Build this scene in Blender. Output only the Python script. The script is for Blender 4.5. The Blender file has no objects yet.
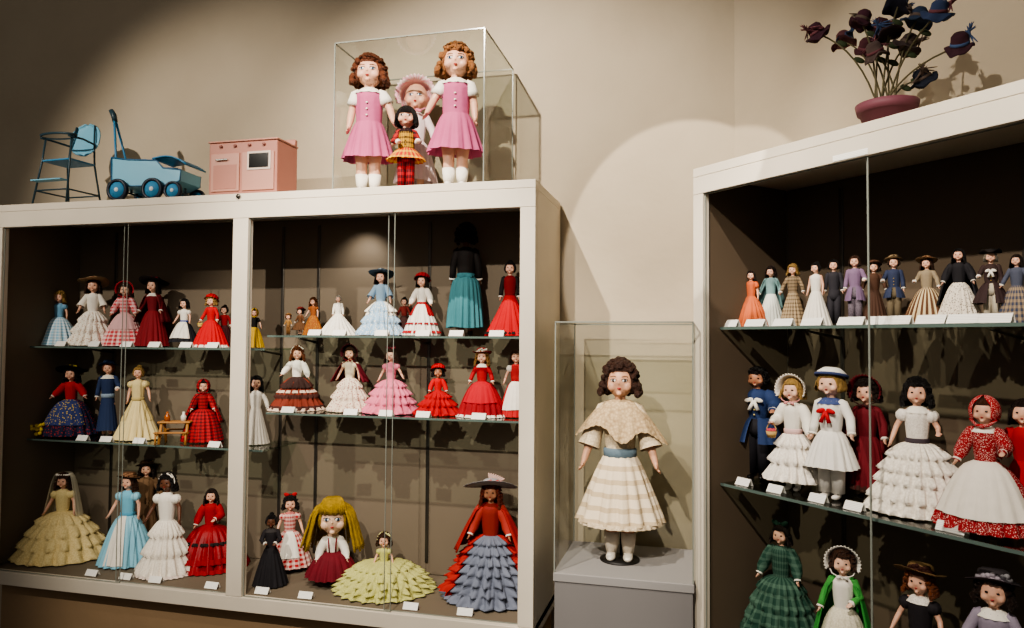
import bpy, bmesh, math, random
from mathutils import Vector, Matrix, Euler
PI=math.pi; R=math.radians; sin=math.sin; cos=math.cos
random.seed(7)
scn=bpy.context.scene; COL=scn.collection
EYE=1.5; F=730.0
# ------------------------------------------------------------ camera
cd=bpy.data.cameras.new('camera'); cam=bpy.data.objects.new('camera',cd); COL.objects.link(cam)
cam.location=(0,0,EYE); cam.rotation_euler=(R(92),R(-.4),R(14.4)); cd.sensor_width=36; cd.lens=F*36/1024
cd.clip_start=.02; scn.camera=cam
RM=Euler(cam.rotation_euler).to_matrix()
def ray(u,v): return RM@Vector(((u-512)/F,(314-v)/F,-1))
def atY(u,v,Y):
    d=ray(u,v); t=Y/d.y; return Vector((d.x*t,Y,EYE+d.z*t))
def atC(u,v,c):
    d=ray(u,v); t=c/(d.x+d.y); return Vector((d.x*t,d.y*t,EYE+d.z*t))
# ------------------------------------------------------------ materials
def lin(c):
    o=[]
    for x in c[:3]:
        x/=255.; o.append(x/12.92 if x<.04045 else ((x+.055)/1.055)**2.4)
    return (*o,1)
_mc={}
def fab(c,pat=None,c2=None,sc=40,rough=.8,metal=0,bump=.15,spec=.3,nm='fabric',n=20):
    k=(c,pat,c2,sc,rough,metal,bump,nm,n)
    if k in _mc: return _mc[k]
    m=bpy.data.materials.new(nm); m.use_nodes=True; nt=m.node_tree; N=nt.nodes; L=nt.links
    b=N['Principled BSDF']; b.inputs['Roughness'].default_value=rough; b.inputs['Metallic'].default_value=metal
    b.inputs['Specular IOR Level'].default_value=spec
    tc=N.new('ShaderNodeTexCoord')
    def math_(op,a,bv=None):
        x=N.new('ShaderNodeMath'); x.operation=op
        for i,q in enumerate((a,bv)):
            if q is None: continue
            if hasattr(q,'links'): L.new(q,x.inputs[i])
            else: x.inputs[i].default_value=q
        return x.outputs[0]
    fac=None
    c1l=lin(c); c2l=lin(c2) if c2 else tuple([v*.72 for v in c1l[:3]]+[1])
    if pat in('gingham','plaid','vstripe','hstripe'):
        s=N.new('ShaderNodeSeparateXYZ'); L.new(tc.outputs['Object'],s.inputs[0])
        a=math_('GREATER_THAN',math_('SINE',math_('MULTIPLY',math_('ARCTAN2',s.outputs[0],s.outputs[1]),n)),0.)
        z=math_('GREATER_THAN',math_('SINE',math_('MULTIPLY',s.outputs[2],sc*(2.2 if pat=='hstripe' else 4))),0. if pat=='gingham' else .4)
        if pat=='vstripe': fac=a
        elif pat=='hstripe': fac=z
        else: fac=math_('MULTIPLY',math_('ADD',a,z),.5)
    elif pat=='floral':
        v=N.new('ShaderNodeTexVoronoi'); v.inputs['Scale'].default_value=sc*1.8; L.new(tc.outputs['Object'],v.inputs['Vector'])
        fac=math_('LESS_THAN',v.outputs['Distance'],.30)
    elif pat=='lace':
        v=N.new('ShaderNodeTexVoronoi'); v.inputs['Scale'].default_value=sc*2.2; L.new(tc.outputs['Object'],v.inputs['Vector'])
        fac=math_('MULTIPLY',v.outputs['Distance'],.85)
    else:
        v=N.new('ShaderNodeTexNoise'); v.inputs['Scale'].default_value=sc*.4; v.inputs['Detail'].default_value=3
        L.new(tc.outputs['Object'],v.inputs['Vector'])
        fac=math_('MULTIPLY',v.outputs[0],.5 if not c2 else 1.)
    mx=N.new('ShaderNodeMix'); mx.data_type='RGBA'
    L.new(fac,mx.inputs[0]); mx.inputs[6].default_value=c1l; mx.inputs[7].default_value=c2l
    L.new(mx.outputs[2],b.inputs['Base Color'])
    if bump:
        nz=N.new('ShaderNodeTexNoise'); nz.inputs['Scale'].default_value=sc*2.5; L.new(tc.outputs['Object'],nz.inputs['Vector'])
        bp=N.new('ShaderNodeBump'); bp.inputs['Strength'].default_value=bump; bp.inputs['Distance'].default_value=.01
        L.new(nz.outputs[0],bp.inputs['Height']); L.new(bp.outputs[0],b.inputs['Normal'])
    _mc[k]=m; return m
def sol(c,rough=.5,metal=0,nm='paint',spec=.4): return fab(c,None,tuple(int(x*.93) for x in c),15,rough,metal,0,spec,nm)
def skin(c): return fab(c,None,tuple(int(x*.95) for x in c),8,.42,0,0,.4,'vinyl_skin')
def glassm(tint=(1,1,1),nm='shadow_tinted_glass',f0=.04):
    m=bpy.data.materials.new(nm); m.use_nodes=True; nt=m.node_tree; N=nt.nodes; L=nt.links
    for n in list(N):
        if n.type!='OUTPUT_MATERIAL': N.remove(n)
    out=[n for n in N if n.type=='OUTPUT_MATERIAL'][0]
    t=N.new('ShaderNodeBsdfTransparent'); t.inputs[0].default_value=(*tint,1)
    g=N.new('ShaderNodeBsdfGlossy'); g.inputs['Roughness'].default_value=.02
    lw=N.new('ShaderNodeLayerWeight'); lw.inputs[0].default_value=.5
    p=N.new('ShaderNodeMath'); p.operation='POWER'; L.new(lw.outputs['Facing'],p.inputs[0]); p.inputs[1].default_value=5
    mm=N.new('ShaderNodeMath'); mm.operation='MULTIPLY_ADD'; L.new(p.outputs[0],mm.inputs[0]); mm.inputs[1].default_value=.8; mm.inputs[2].default_value=f0
    x=N.new('ShaderNodeMixShader'); L.new(mm.outputs[0],x.inputs[0]); L.new(t.outputs[0],x.inputs[1]); L.new(g.outputs[0],x.inputs[2])
    L.new(x.outputs[0],out.inputs[0]); return m
GLASS=glassm((.80,.82,.79)); SHELFG=glassm((.84,.90,.86),'shelf_glass')  # pane tint darkened so the glass boxes cast a deeper shadow
def sheer(c,a=.45):
    m=bpy.data.materials.new('sheer_tulle'); m.use_nodes=True; b=m.node_tree.nodes['Principled BSDF']
    b.inputs['Base Color'].default_value=lin(c); b.inputs['Alpha'].default_value=a; b.inputs['Roughness'].default_value=.8; return m
# ------------------------------------------------------------ mesh helpers
def rs_(bm,rings,closed=True,cap0=False,cap1=False):
    vs=[[bm.verts.new(p) for p in r] for r in rings]
    for a,b in zip(vs,vs[1:]):
        n=len(a)
        for i in range(n if closed else n-1):
            j=(i+1)%n; bm.faces.new((a[i],a[j],b[j],b[i]))
    if cap0: bm.faces.new(vs[0])
    if cap1: bm.faces.new(vs[-1])
def ell(bm,c,r,seg=12,rg=8,rot=None):
    if not hasattr(r,'__len__'): r=(r,r,r)
    m=Matrix.Translation(Vector(c))@(rot.to_matrix().to_4x4() if rot else Matrix())@Matrix.Diagonal((*r,1))
    bmesh.ops.create_uvsphere(bm,u_segments=seg,v_segments=rg,radius=1,matrix=m)
def ico(bm,c,r,rot=None,sub=2):
    if not hasattr(r,'__len__'): r=(r,r,r)
    m=Matrix.Translation(Vector(c))@(rot.to_matrix().to_4x4() if rot else Matrix())@Matrix.Diagonal((*r,1))
    bmesh.ops.create_icosphere(bm,subdivisions=sub,radius=1,matrix=m)
def box(bm,lo,hi,rot=None):
    lo=Vector(lo);hi=Vector(hi);c=(lo+hi)/2;s=hi-lo
    m=Matrix.Translation(c)@(rot.to_matrix().to_4x4() if rot else Matrix())@Matrix.Diagonal((s.x,s.y,s.z,1))
    bmesh.ops.create_cube(bm,size=1,matrix=m)
def tube(bm,pts,rad,n=8,caps=True):
    pts=[Vector(p) for p in pts]
    if not hasattr(rad,'__len__'): rad=[rad]*len(pts)
    rings=[]; prev=None
    for i,p in enumerate(pts):
        t=(pts[min(i+1,len(pts)-1)]-pts[max(i-1,0)]).normalized()
        if prev is None:
            a=t.orthogonal().normalized()
        else:
            a=(prev-t*prev.dot(t)).normalized()
        prev=a; b=t.cross(a)
        rings.append([p+(a*cos(2*PI*k/n)+b*sin(2*PI*k/n))*rad[i] for k in range(n)])
    rs_(bm,rings,True,caps,caps)
def lathe(bm,prof,n=24,c=(0,0,0),sx=1,sy=1,caps=(False,False),wob=None):
    c=Vector(c); rings=[]
    for i,(r,z) in enumerate(prof):
        ring=[]
        for k in range(n):
            a=2*PI*k/n; rr=r; zz=z
            if wob: rr,zz=wob(i,a,r,z)
            ring.append(c+Vector((rr*sin(a)*sx,-rr*cos(a)*sy,zz)))
        rings.append(ring)
    rs_(bm,rings,True,*caps)
def nb(): return bmesh.new()
def obj(name,bm,mat,parent=None,smooth=True,bevel=0,solid=0,loc=None):
    bmesh.ops.recalc_face_normals(bm,faces=bm.faces)
    me=bpy.data.meshes.new(name); bm.to_mesh(me); bm.free()
    if smooth:
        for p in me.polygons: p.use_smooth=True
    me.materials.append(mat)
    o=bpy.data.objects.new(name,me); COL.objects.link(o)
    if parent: o.parent=parent
    if loc is not None: o.location=loc
    if solid:
        s=o.modifiers.new('solid','SOLIDIFY'); s.thickness=solid; s.offset=0
    if bevel:
        s=o.modifiers.new('bevel','BEVEL'); s.width=bevel; s.segments=2
    return o
def tag(o,label,cat,group=None):
    o['label']=label; o['category']=cat
    if group: o['group']=group
    return o
def thing(name,label,cat,loc=(0,0,0),rz=0,group=None,scale=1):
    o=bpy.data.objects.new(name,None); COL.objects.link(o); o.empty_display_size=.05
    o.location=loc; o.rotation_euler=(0,0,rz); o.scale=(scale,)*3
    return tag(o,label,cat,group)
def struct(name,bm,m,smooth=False):
    o=obj(name,bm,m,None,smooth); o['kind']='structure'; return o
def bobj(name,lo,hi,mat,parent,bevel=.002,rot=None):
    bm=nb(); box(bm,lo,hi,rot); return obj(name,bm,mat,parent,False,bevel)
# ------------------------------------------------------------ room
WY=2.985; YF=2.5; CX=.136; CW=CX+WY
wallm=fab((200,187,165),None,(176,162,141),5,.9,0,.4,.2,'painted_plaster')
floorm=fab((96,84,74),None,(80,70,62),12,.8,0,.1,.2,'carpet_floor')
bm=nb(); box(bm,(-5.5,WY,0),(CX,WY+.1,3.6)); struct('wall_back',bm,wallm)
bm=nb(); box(bm,(0,0,0),(4,.1,3.6)); w=struct('wall_right',bm,wallm); w.location=(CX,WY,0); w.rotation_euler=(0,0,R(-45))
bm=nb(); box(bm,(-5.5,-3,-.1),(4,3.2,0)); struct('floor',bm,floorm)
# ------------------------------------------------------------ left cabinet
cream=sol((218,208,191),.5,nm='cream_lacquer'); inner=fab((122,110,94),None,(110,99,84),8,.7,0,.05,.3,'taupe_panel')
steel=sol((96,92,86),.35,.8,'steel'); dark=sol((30,27,25),.5,nm='dark_metal'); edge_m=sol((96,112,106),.2,nm='glass_edge'); gedge=sol((136,140,132),.2,nm='polished_glass_edge')
ZT=atY(535,180,YF).z; ZT=ZT+.004
ZB=EYE-1.0; ZR=ZB-.055
XL=-3.0; XR=atY(535,300,YF).x; XD=atY(237,400,YF).x
cab=thing('display_cabinet','large cream framed display cabinet with two glazed bays of dolls','display cabinet',(XL,YF,0))
def lc(x,y,z): return (x-XL,y-YF,z)
def lbox(name,lo,hi,m,par=None,bevel=.002): return bobj(name,lc(*lo),lc(*hi),m,par or cab,bevel)
YB=2.975
lbox('top_panel',(XL,YF,ZT-.03),(XR,YB,ZT),cream)
lbox('top_rail',(XL,YF,ZT-.098),(XR,YF+.035,ZT-.0305),cream)
lbox('bottom_rail',(XL,YF,ZR),(XR,YF+.035,ZB),cream)
lbox('floor_panel',(XL,YF+.0355,ZB-.03),(XR,YB,ZB-.002),inner)
lbox('side_panel',(XR-.028,YF+.0355,ZR),(XR,YB,ZT-.0305),cream)
lbox('side_panel',(XL,YF+.0355,ZR),(XL+.028,YB,ZT-.0305),cream)
lbox('side_liner',(XL+.0285,YF+.0355,ZB),(XL+.032,YB-.021,ZT-.031),inner,bevel=0)
lbox('post',(XR-.056,YF,ZB+.0005),(XR,YF+.035,ZT-.0985),cream)
xi0=atY(-3,400,YF).x
lbox('post',(XL,YF,ZB+.0005),(xi0,YF+.035,ZT-.0985),cream)
lbox('post',(XD-.034,YF,ZB+.0005),(XD+.034,YF+.035,ZT-.0985),cream)
lbox('back_panel',(XL+.0285,YB-.02,ZB),(XR-.0285,YB,ZT-.031),inner)
lbox('plinth',(XL+.05,YF+.07,0),(XR-.03,YB,ZR),fab((160,134,104),None,(146,122,94),8,.8,nm='brown_plinth'))
YSF=2.69
zL1=atY(120,347,YSF).z; zL2=atY(120,443,YSF).z; zR1=atY(400,336,YSF).z; zR2=atY(400,417,YSF).z
def shelf_left(x0,x1,z):
    o=lbox('glass_shelf',(x0,YSF,z-.008),(x1,YB-.022,z),SHELFG,bevel=0)
    lbox('shelf_edge',(x0,YSF-.0025,z-.008),(x1,YSF-.0003,z),edge_m,o,0)
    return o
shelf_left(XL+.033,XD-.006,zL1); shelf_left(XL+.033,XD-.006,zL2)
shelf_left(XD+.006,XR-.03,zR1); shelf_left(XD+.006,XR-.03,zR2)
for x,zs in ((XL+.25,(zL1,zL2)),(XD-.09,(zL1,zL2)),(XD+.09,(zR1,zR2)),(XD+.62,(zR1,zR2)),(XR-.09,(zR1,zR2))):
    s=lbox('shelf_standard',(x-.007,YB-.026,ZB+.05),(x+.007,YB-.021,ZT-.06),steel)
    for z in zs:
        bm=nb(); tube(bm,[lc(x,YB-.03,z-.03),lc(x,YB-.18,z-.012)],[.006,.004],6); obj('shelf_bracket',bm,steel,s)
def door(x0,x1,y,par,T=lc,z0=ZB+.001,z1=ZT-.099):
    bm=nb(); e=.0013
    box(bm,T(x0-e,y-e,z0),T(x0+e,y+e,z1)); box(bm,T(x1-e,y-e,z0),T(x1+e,y+e,z1))
    box(bm,T(x0,y-e,z0),T(x1,y+e,z0+2*e)); box(bm,T(x0,y-e,z1-2*e),T(x1,y+e,z1))
    return obj('glass_door_rim',bm,gedge,par,False)
xs1=atY(120,400,YF).x; xs2=atY(389,400,YF).x
door(xi0+.003,xs1+.01,YF+.012,cab); door(xs1-.02,XD-.037,YF+.024,cab)
door(XD+.037,xs2+.01,YF+.012,cab); door(xs2-.02,XR-.059,YF+.024,cab)
bm=nb(); lathe(bm,[(.001,0),(.009,0),(.009,.006),(.001,.006)],12); o=obj('lock',bm,steel,cab,loc=lc(XD-.01,YF-.001,ZT-.012)); o.rotation_euler=(R(90),0,0)
# ------------------------------------------------------------ right cabinet
O=atC(693,167,CW-.455*math.sqrt(2)); CF=CW-.455*math.sqrt(2)
ZT2=ZT+.006
rcab=thing('display_cabinet','tall cream display cabinet set at an angle under the pot of hats','display cabinet',(O.x,O.y,0),R(-45))
def rloc(p):
    d=Vector((p.x-O.x,p.y-O.y)); s=math.sqrt(.5); return ((d.x-d.y)*s,(d.x+d.y)*s,p.z)
def PR(u,v,y): return atC(u,v,CF+y*math.sqrt(2))
RL=1.55; RD=.45; innr=fab((102,88,73),None,(91,78,64),8,.7,0,.05,.3,'brown_taupe_panel')
def rbox(n,lo,hi,m,par=None,bevel=.002): return bobj(n,lo,hi,m,par or rcab,bevel)
xs=rloc(PR(703,400,0))[0]
rbox('top_panel',(0,0,ZT2-.03),(RL,RD,ZT2),cream)
rbox('top_rail',(0,0,ZT2-.088),(RL,.03,ZT2-.0305),cream)
rbox('bottom_rail',(0,0,.20),(RL,.03,.30),cream)
rbox('post',(0,0,.3005),(xs,.03,ZT2-.0885),cream)
rbox('post',(RL-.05,0,.3005),(RL,.03,ZT2-.0885),cream)
rbox('side_panel',(0,.0305,.2),(.025,RD,ZT2-.0305),cream)
rbox('side_liner',(.0255,.0305,.3),(.03,RD-.021,ZT2-.031),innr,bevel=0)
rbox('side_panel',(RL-.025,.0305,.2),(RL,RD,ZT2-.0305),cream)
rbox('back_panel',(.0305,RD-.02,.3),(RL-.0255,RD,ZT2-.031),innr)
rbox('floor_panel',(.0255,.0305,.28),(RL-.0255,RD-.02,.2995),innr)
rbox('plinth',(.04,.04,0),(RL-.04,RD,.2),fab((120,96,70),None,(110,88,64),8,.8,nm='brown_plinth'))
zQ1=PR(720,327,.093).z; zQ2=PR(727,484,.093).z; zQ3=zQ2-.50
for z in(zQ1,zQ2,zQ3):
    g=rbox('glass_shelf',(.032,.093,z-.009),(RL-.03,RD-.021,z),SHELFG,bevel=0)
    rbox('shelf_edge',(.032,.0905,z-.009),(RL-.03,.0927,z),edge_m,g,0)
xq=rloc(PR(869,400,.012))[0]
idT=lambda x,y,z:(x,y,z)
door(xs+.003,xq+.005,.010,rcab,idT,.301,ZT2-.0885); door(xq-.004,RL-.053,.020,rcab,idT,.301,ZT2-.0885)
for x in(.25,.8,1.3):
    s=rbox('shelf_standard',(x-.007,RD-.025,.35),(x+.007,RD-.0205,ZT2-.06),steel)
    for z in(zQ1,zQ2,zQ3):
        bm=nb(); tube(bm,[(x,RD-.03,z-.035),(x,RD-.2,z-.013)],[.006,.004],6); obj('shelf_bracket',bm,steel,s)
cardm=fab((246,244,238),'hstripe',(225,222,215),700,.7,0,0,.2,'printed_card')
bm=nb(); p0=rloc(PR(833,163,-.001)); p1=rloc(PR(868,153,-.001)); box(bm,(p0[0],-.002,p1[2]-.002),(p1[0],-.0005,p1[2]+.014))
strip=obj('title_strip',bm,cardm,None,False); strip.location=(O.x,O.y,0); strip.rotation_euler=(0,0,R(-45)); tag(strip,'narrow white title strip stuck on the angled cabinet frame','sign')
# ------------------------------------------------------------ dolls
BLK=(26,21,20); BRN=(80,48,30); DBR=(46,28,20); BLO=(206,164,94); GIN=(146,80,44); SK=skin((222,172,146)); SKP=skin((230,186,160)); SKD=skin((100,64,46)); SKM=skin((178,124,94))
WHT=(240,234,222); CRM=(226,212,182)
eyed=sol((30,22,22),.2,nm='dark_eye'); eyew=sol((225,225,225),.2,nm='eye_white'); lipm=sol((170,50,52),.4,nm='lip_red'); irism=sol((46,62,82),.15,nm='blue_iris')
shoeB=sol((25,22,22),.3,nm='black_shoe'); shoeW=sol((236,230,222),.4,nm='white_shoe'); strawm=fab((190,158,104),'hstripe',(150,120,74),60,.8,nm='straw')
def ww(t): return fab(t) if isinstance(t,tuple) and isinstance(t[0],int) else (fab(*t) if isinstance(t,tuple) else t)
def arm_pts(s,sz,pose):
    S=Vector((s*.080,0,sz-.025))
    E,W={'down':((.112,.005,-.15),(.122,-.03,-.27)),'out':((.138,-.01,-.135),(.172,-.07,-.245)),'front':((.13,-.03,-.14),(.07,-.12,-.17)),
     'side':((.16,-.01,-.12),(.225,-.06,-.20)),'bend':((.138,-.01,-.14),(.14,-.11,-.16)),'hang':((.135,.0,-.145),(.178,-.04,-.285))}[pose]
    return S,Vector((s*E[0],E[1],sz+E[2])),Vector((s*W[0],W[1],sz+W[2]))
def make_body(hd,poses,big,sk,par,af=1.):
    bm=nb(); sz=(1-hd)-.03; wz=(1-hd)*.66; hz=wz-.1
    hc=Vector((0,0,1-hd/2))
    g=bmesh.ops.create_uvsphere(bm,u_segments=32,v_segments=24,radius=1)
    for v in g['verts']:
        x,y,z=v.co
        k=1-(.20*(-z)**2 if z<0 else 0)
        yy=y*(1 if y>0 else .95)
        if y<-.5 and abs(z-.05)<.25 : yy+=.05*math.exp(-((abs(x)-.37)**2)/.012-((z-.03)**2)/.02)
        v.co=hc+Vector((x*hd*.405*k,yy*hd*.42,z*hd*.49))
    ell(bm,hc+Vector((0,-hd*.400,-hd*.075)),(hd*.024,hd*.032,hd*.032),8,6)
    ell(bm,hc+Vector((0,-hd*.395,-hd*.02)),(hd*.014,hd*.018,hd*.06),8,6)
    ell(bm,hc+Vector((0,-hd*.325,-hd*.36)),(hd*.08,hd*.07,hd*.06),10,6)
    for s in(-1,1):
        ell(bm,hc+Vector((s*hd*.40,0,-hd*.04)),(hd*.03,hd*.06,hd*.09),8,6)
        ell(bm,hc+Vector((s*hd*.20,-hd*.265,-hd*.17)),(hd*.13,hd*.11,hd*.13),12,8)
    tube(bm,[(0,0,1-hd+.05*hd*5),(0,0.002,1-hd-.01),(0,0,sz-.03)],[hd*.15,hd*.15,.05],14)
    lathe(bm,[(.05,hz-.05),(.085,hz),(.066,wz-.02),(.06,wz+.02),(.074,wz+.09),(.08,sz-.03),(.05,sz),(.03,sz+.012)],20,sy=.75,caps=(True,True))
    for s,po in zip((-1,1),poses):
        S,E,W=arm_pts(s,sz,po)
        tube(bm,[S-Vector((s*.025,0,-.008)),S,(S+E)/2,E,(E+W)/2,W],[q*af for q in(.024,.027,.024,.021,.020,.0145)],10)
        d=(W-E).normalized(); ell(bm,S,(.027*af,.027*af,.027*af),10,8)
        side=Vector((0,-1,0)) if abs(d.y)<.6 else Vector((1,0,0)); side=(side-d*side.dot(d)).normalized()
        nrm=d.cross(side)
        for q in (-.5,.5): tube(bm,[W-d*.008,W+d*.018+side*q*.012,W+d*.030+side*q*.014],[.0135,.012,.011],8)
        for k,(ln) in enumerate((.025,.030,.028,.021)):
            o=side*((k-1.5)*.0095); b=W+d*.030+o*.9; cur=-nrm*.012*s
            tube(bm,[b,b+d*ln*.5+o*.2+cur*.3,b+d*ln*.9+o*.25+cur],[.0062,.0057,.0050],6)
        tube(bm,[W+d*.01+side*.009,W+d*.020+side*.022,W+d*.034+side*.027],[.0072,.0066,.0054],6)
    for s in(-1,1):
        tube(bm,[(s*.04,0,hz),(s*.043,0,.30),(s*.042,-.003,.2),(s*.042,.004,.13),(s*.042,.002,.05),(s*.042,0,.03)],[.05*af,.042*af,.031*af,.031*af,.021*af,.019],12)
        ell(bm,(s*.043,-.028,.018),(.02,.045,.017),10,8)
    o=obj('body',bm,sk,par)
    r=o.modifiers.new('remesh','REMESH'); r.mode='VOXEL'; r.voxel_size=.0040 if big else .008; r.use_smooth_shade=True
    r=o.modifiers.new('smooth','SMOOTH'); r.factor=.5; r.iterations=3 if big else 2
    return sz,wz,hc
def face(hd,hc,big,par,iris=irism,es=1.):
    for s in(-1,1):
        bm=nb()
        if big:
            ell(bm,hc+Vector((s*hd*.15,-hd*.358,hd*.0)),(hd*.062*es,hd*.03,hd*.040*es),14,10,Euler((0,0,s*.35)))
            e=obj('eye',bm,eyew,par)
            bm=nb(); ell(bm,hc+Vector((s*hd*.15,-hd*.370,hd*.0)),(hd*.038*es,hd*.025,hd*.039*es),12,8); obj('iris',bm,iris,e)
            bm=nb(); tube(bm,[hc+Vector((s*hd*(.15+q*.075*es),-hd*(.384-.03*(q+.3)),hd*(.042*es-.028*q*q))) for q in(-1,-.5,0,.5,1)],hd*.009,6); obj('eyelashes',bm,eyed,e)
            bm=nb(); tube(bm,[hc+Vector((s*hd*(.155+q*.08),-hd*(.372-.03*(q+.2)),hd*(.110*es-.022*q*q))) for q in(-1,-.5,0,.5,1)],hd*.008,6); obj('eyebrow',bm,sol((120,80,58),.7,nm='brow'),par)
        else:
            ell(bm,hc+Vector((s*hd*.15,-hd*.368,hd*.01)),(hd*.050,hd*.03,hd*.034),10,6,Euler((0,0,s*.35))); obj('eye',bm,eyed,par)
    bm=nb()
    ell(bm,hc+Vector((0,-hd*.378,-hd*.205)),(hd*.055,hd*.025,hd*.016),12,6); ell(bm,hc+Vector((0,-hd*.374,-hd*.225)),(hd*.038,hd*.027,hd*.017),12,6); obj('mouth',bm,lipm,par)
def sst(a,b,x):
    t=min(1,max(0,(x-a)/(b-a))); return t*t*(3-2*t)
def hairdo(hd,hc,style,colr,Ln,par,seed=0):
    rnd=random.Random(seed); mt=fab(colr,None,tuple(int(x*.55) for x in colr),90,.5,0,.8,.4,'hair')
    a,b,c=hd*.455,hd*.47,hd*.545
    fr=R(76) if style=='fringe' else R(60)
    def phim(az):
        z=abs((az+PI)%(2*PI)-PI); return fr+(R(130)-fr)*sst(R(36),R(70),z)
    def pt(az,ph,k=1.): return hc+Vector((a*k*sin(ph)*sin(az),-b*k*sin(ph)*cos(az),c*k*cos(ph)))
    bm=nb(); N=72; rings=[]
    for k in range(13):
        ring=[]
        for i in range(N):
            az=2*PI*i/N; ph=.05+(phim(az)-.05)*k/12; ring.append(pt(az,ph,1+.02*sin(az*17+ph*3)+.015*rnd.random()))
        rings.append(ring)
    rings.append([hc+(p-hc)*.84 for p in rings[-1]])
    rs_(bm,rings,True,True,False)
    L=Ln*hd
    if style in('curly','afro'):
        for j in range(190):
            az=rnd.uniform(-PI,PI); ph=rnd.uniform(.1,phim(az)*1.0); r=hd*rnd.uniform(.05,.085)
            ico(bm,pt(az,ph,(1.05 if style=='curly' else 1.14)+rnd.uniform(-.02,.03)),(r*rnd.uniform(.8,1.2),r,r*rnd.uniform(.8,1.2)))
        rows=max(1,int(L/(hd*.09)))
        for q in range(rows):
            for az in [R(x) for x in range(60,302,11)]:
                zz=-hd*.10-L*(q+.5)/rows+hd*rnd.uniform(-.03,.03); f=1.07+.16*q/rows+rnd.uniform(-.07,.07); r=hd*rnd.uniform(.06,.095)
                ico(bm,hc+Vector((a*1.02*f*sin(az),-b*cos(az)*f,zz)),(r,r,r*1.2))
    elif style=='ringlet':
        for az in [R(x) for x in range(62,306,13)]:
            p=[];rr=[]
            for q in range(15):
                t=q/14; p.append(hc+Vector((a*(1.04+.2*t)*sin(az),-b*(1.04+.1*t)*cos(az),-L*t)));rr.append(hd*(.06+.018*sin(q*2.6)))
            tube(bm,p,rr,7)
    elif style in('long','bob','fringe'):
        rings=[]
        for q in range(12):
            t=q/11; ring=[]
            for i in range(61):
                az=R(54)+R(252)*i/60; f=1.04+.16*t+(.028*sin(az*22+t*4))
                if style!='long' and t>.8: f-=.12*(t-.8)*5
                ring.append(hc+Vector((a*f*sin(az),-b*f*cos(az),hd*.12-(L+hd*.12)*t)))
            rings.append(ring)
        inner_=[[hc+Vector(((p.x-hc.x)*.82,(p.y-hc.y)*.82,p.z-hc.z)) for p in r] for r in reversed(rings)]
        rs_(bm,rings+inner_,False)
    elif style=='bun':
        ell(bm,hc+Vector((0,hd*.2,hd*.52)),(hd*.2,hd*.2,hd*.16),14,8)
        for s in(-1,1): ell(bm,hc+Vector((s*hd*.40,0,-hd*.02)),(hd*.09,hd*.2,hd*.22),12,8)
    elif style=='yarn':
        for az in [R(x) for x in range(46,316,5)]:
            ln=L*rnd.uniform(.85,1.1); fl_=rnd.uniform(.55,.95)
            p=[hc+Vector((a*(.4+.65*sst(0,.3,t)+fl_*t)*sin(az),-b*(.4+.6*sst(0,.3,t)+.12*t)*cos(az),hd*.52-(ln+hd*.5)*t+hd*.02*sin(t*20+az*5))) for t in [q/9 for q in range(10)]]
            tube(bm,p,hd*.036,6)
        for x in range(-7,8):
            tube(bm,[hc+Vector((x*hd*.052,-hd*(.43-abs(x)*.02),hd*(.15+rnd.uniform(-.03,.03)))),hc+Vector((x*hd*.05,-hd*(.42-abs(x)*.018),hd*.34)),hc+Vector((x*hd*.035,-hd*.2,hd*.53)),hc+Vector((x*hd*.02,-hd*.0,hd*.56))],hd*.035,6)
    obj('hair',bm,mt,par)
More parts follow.
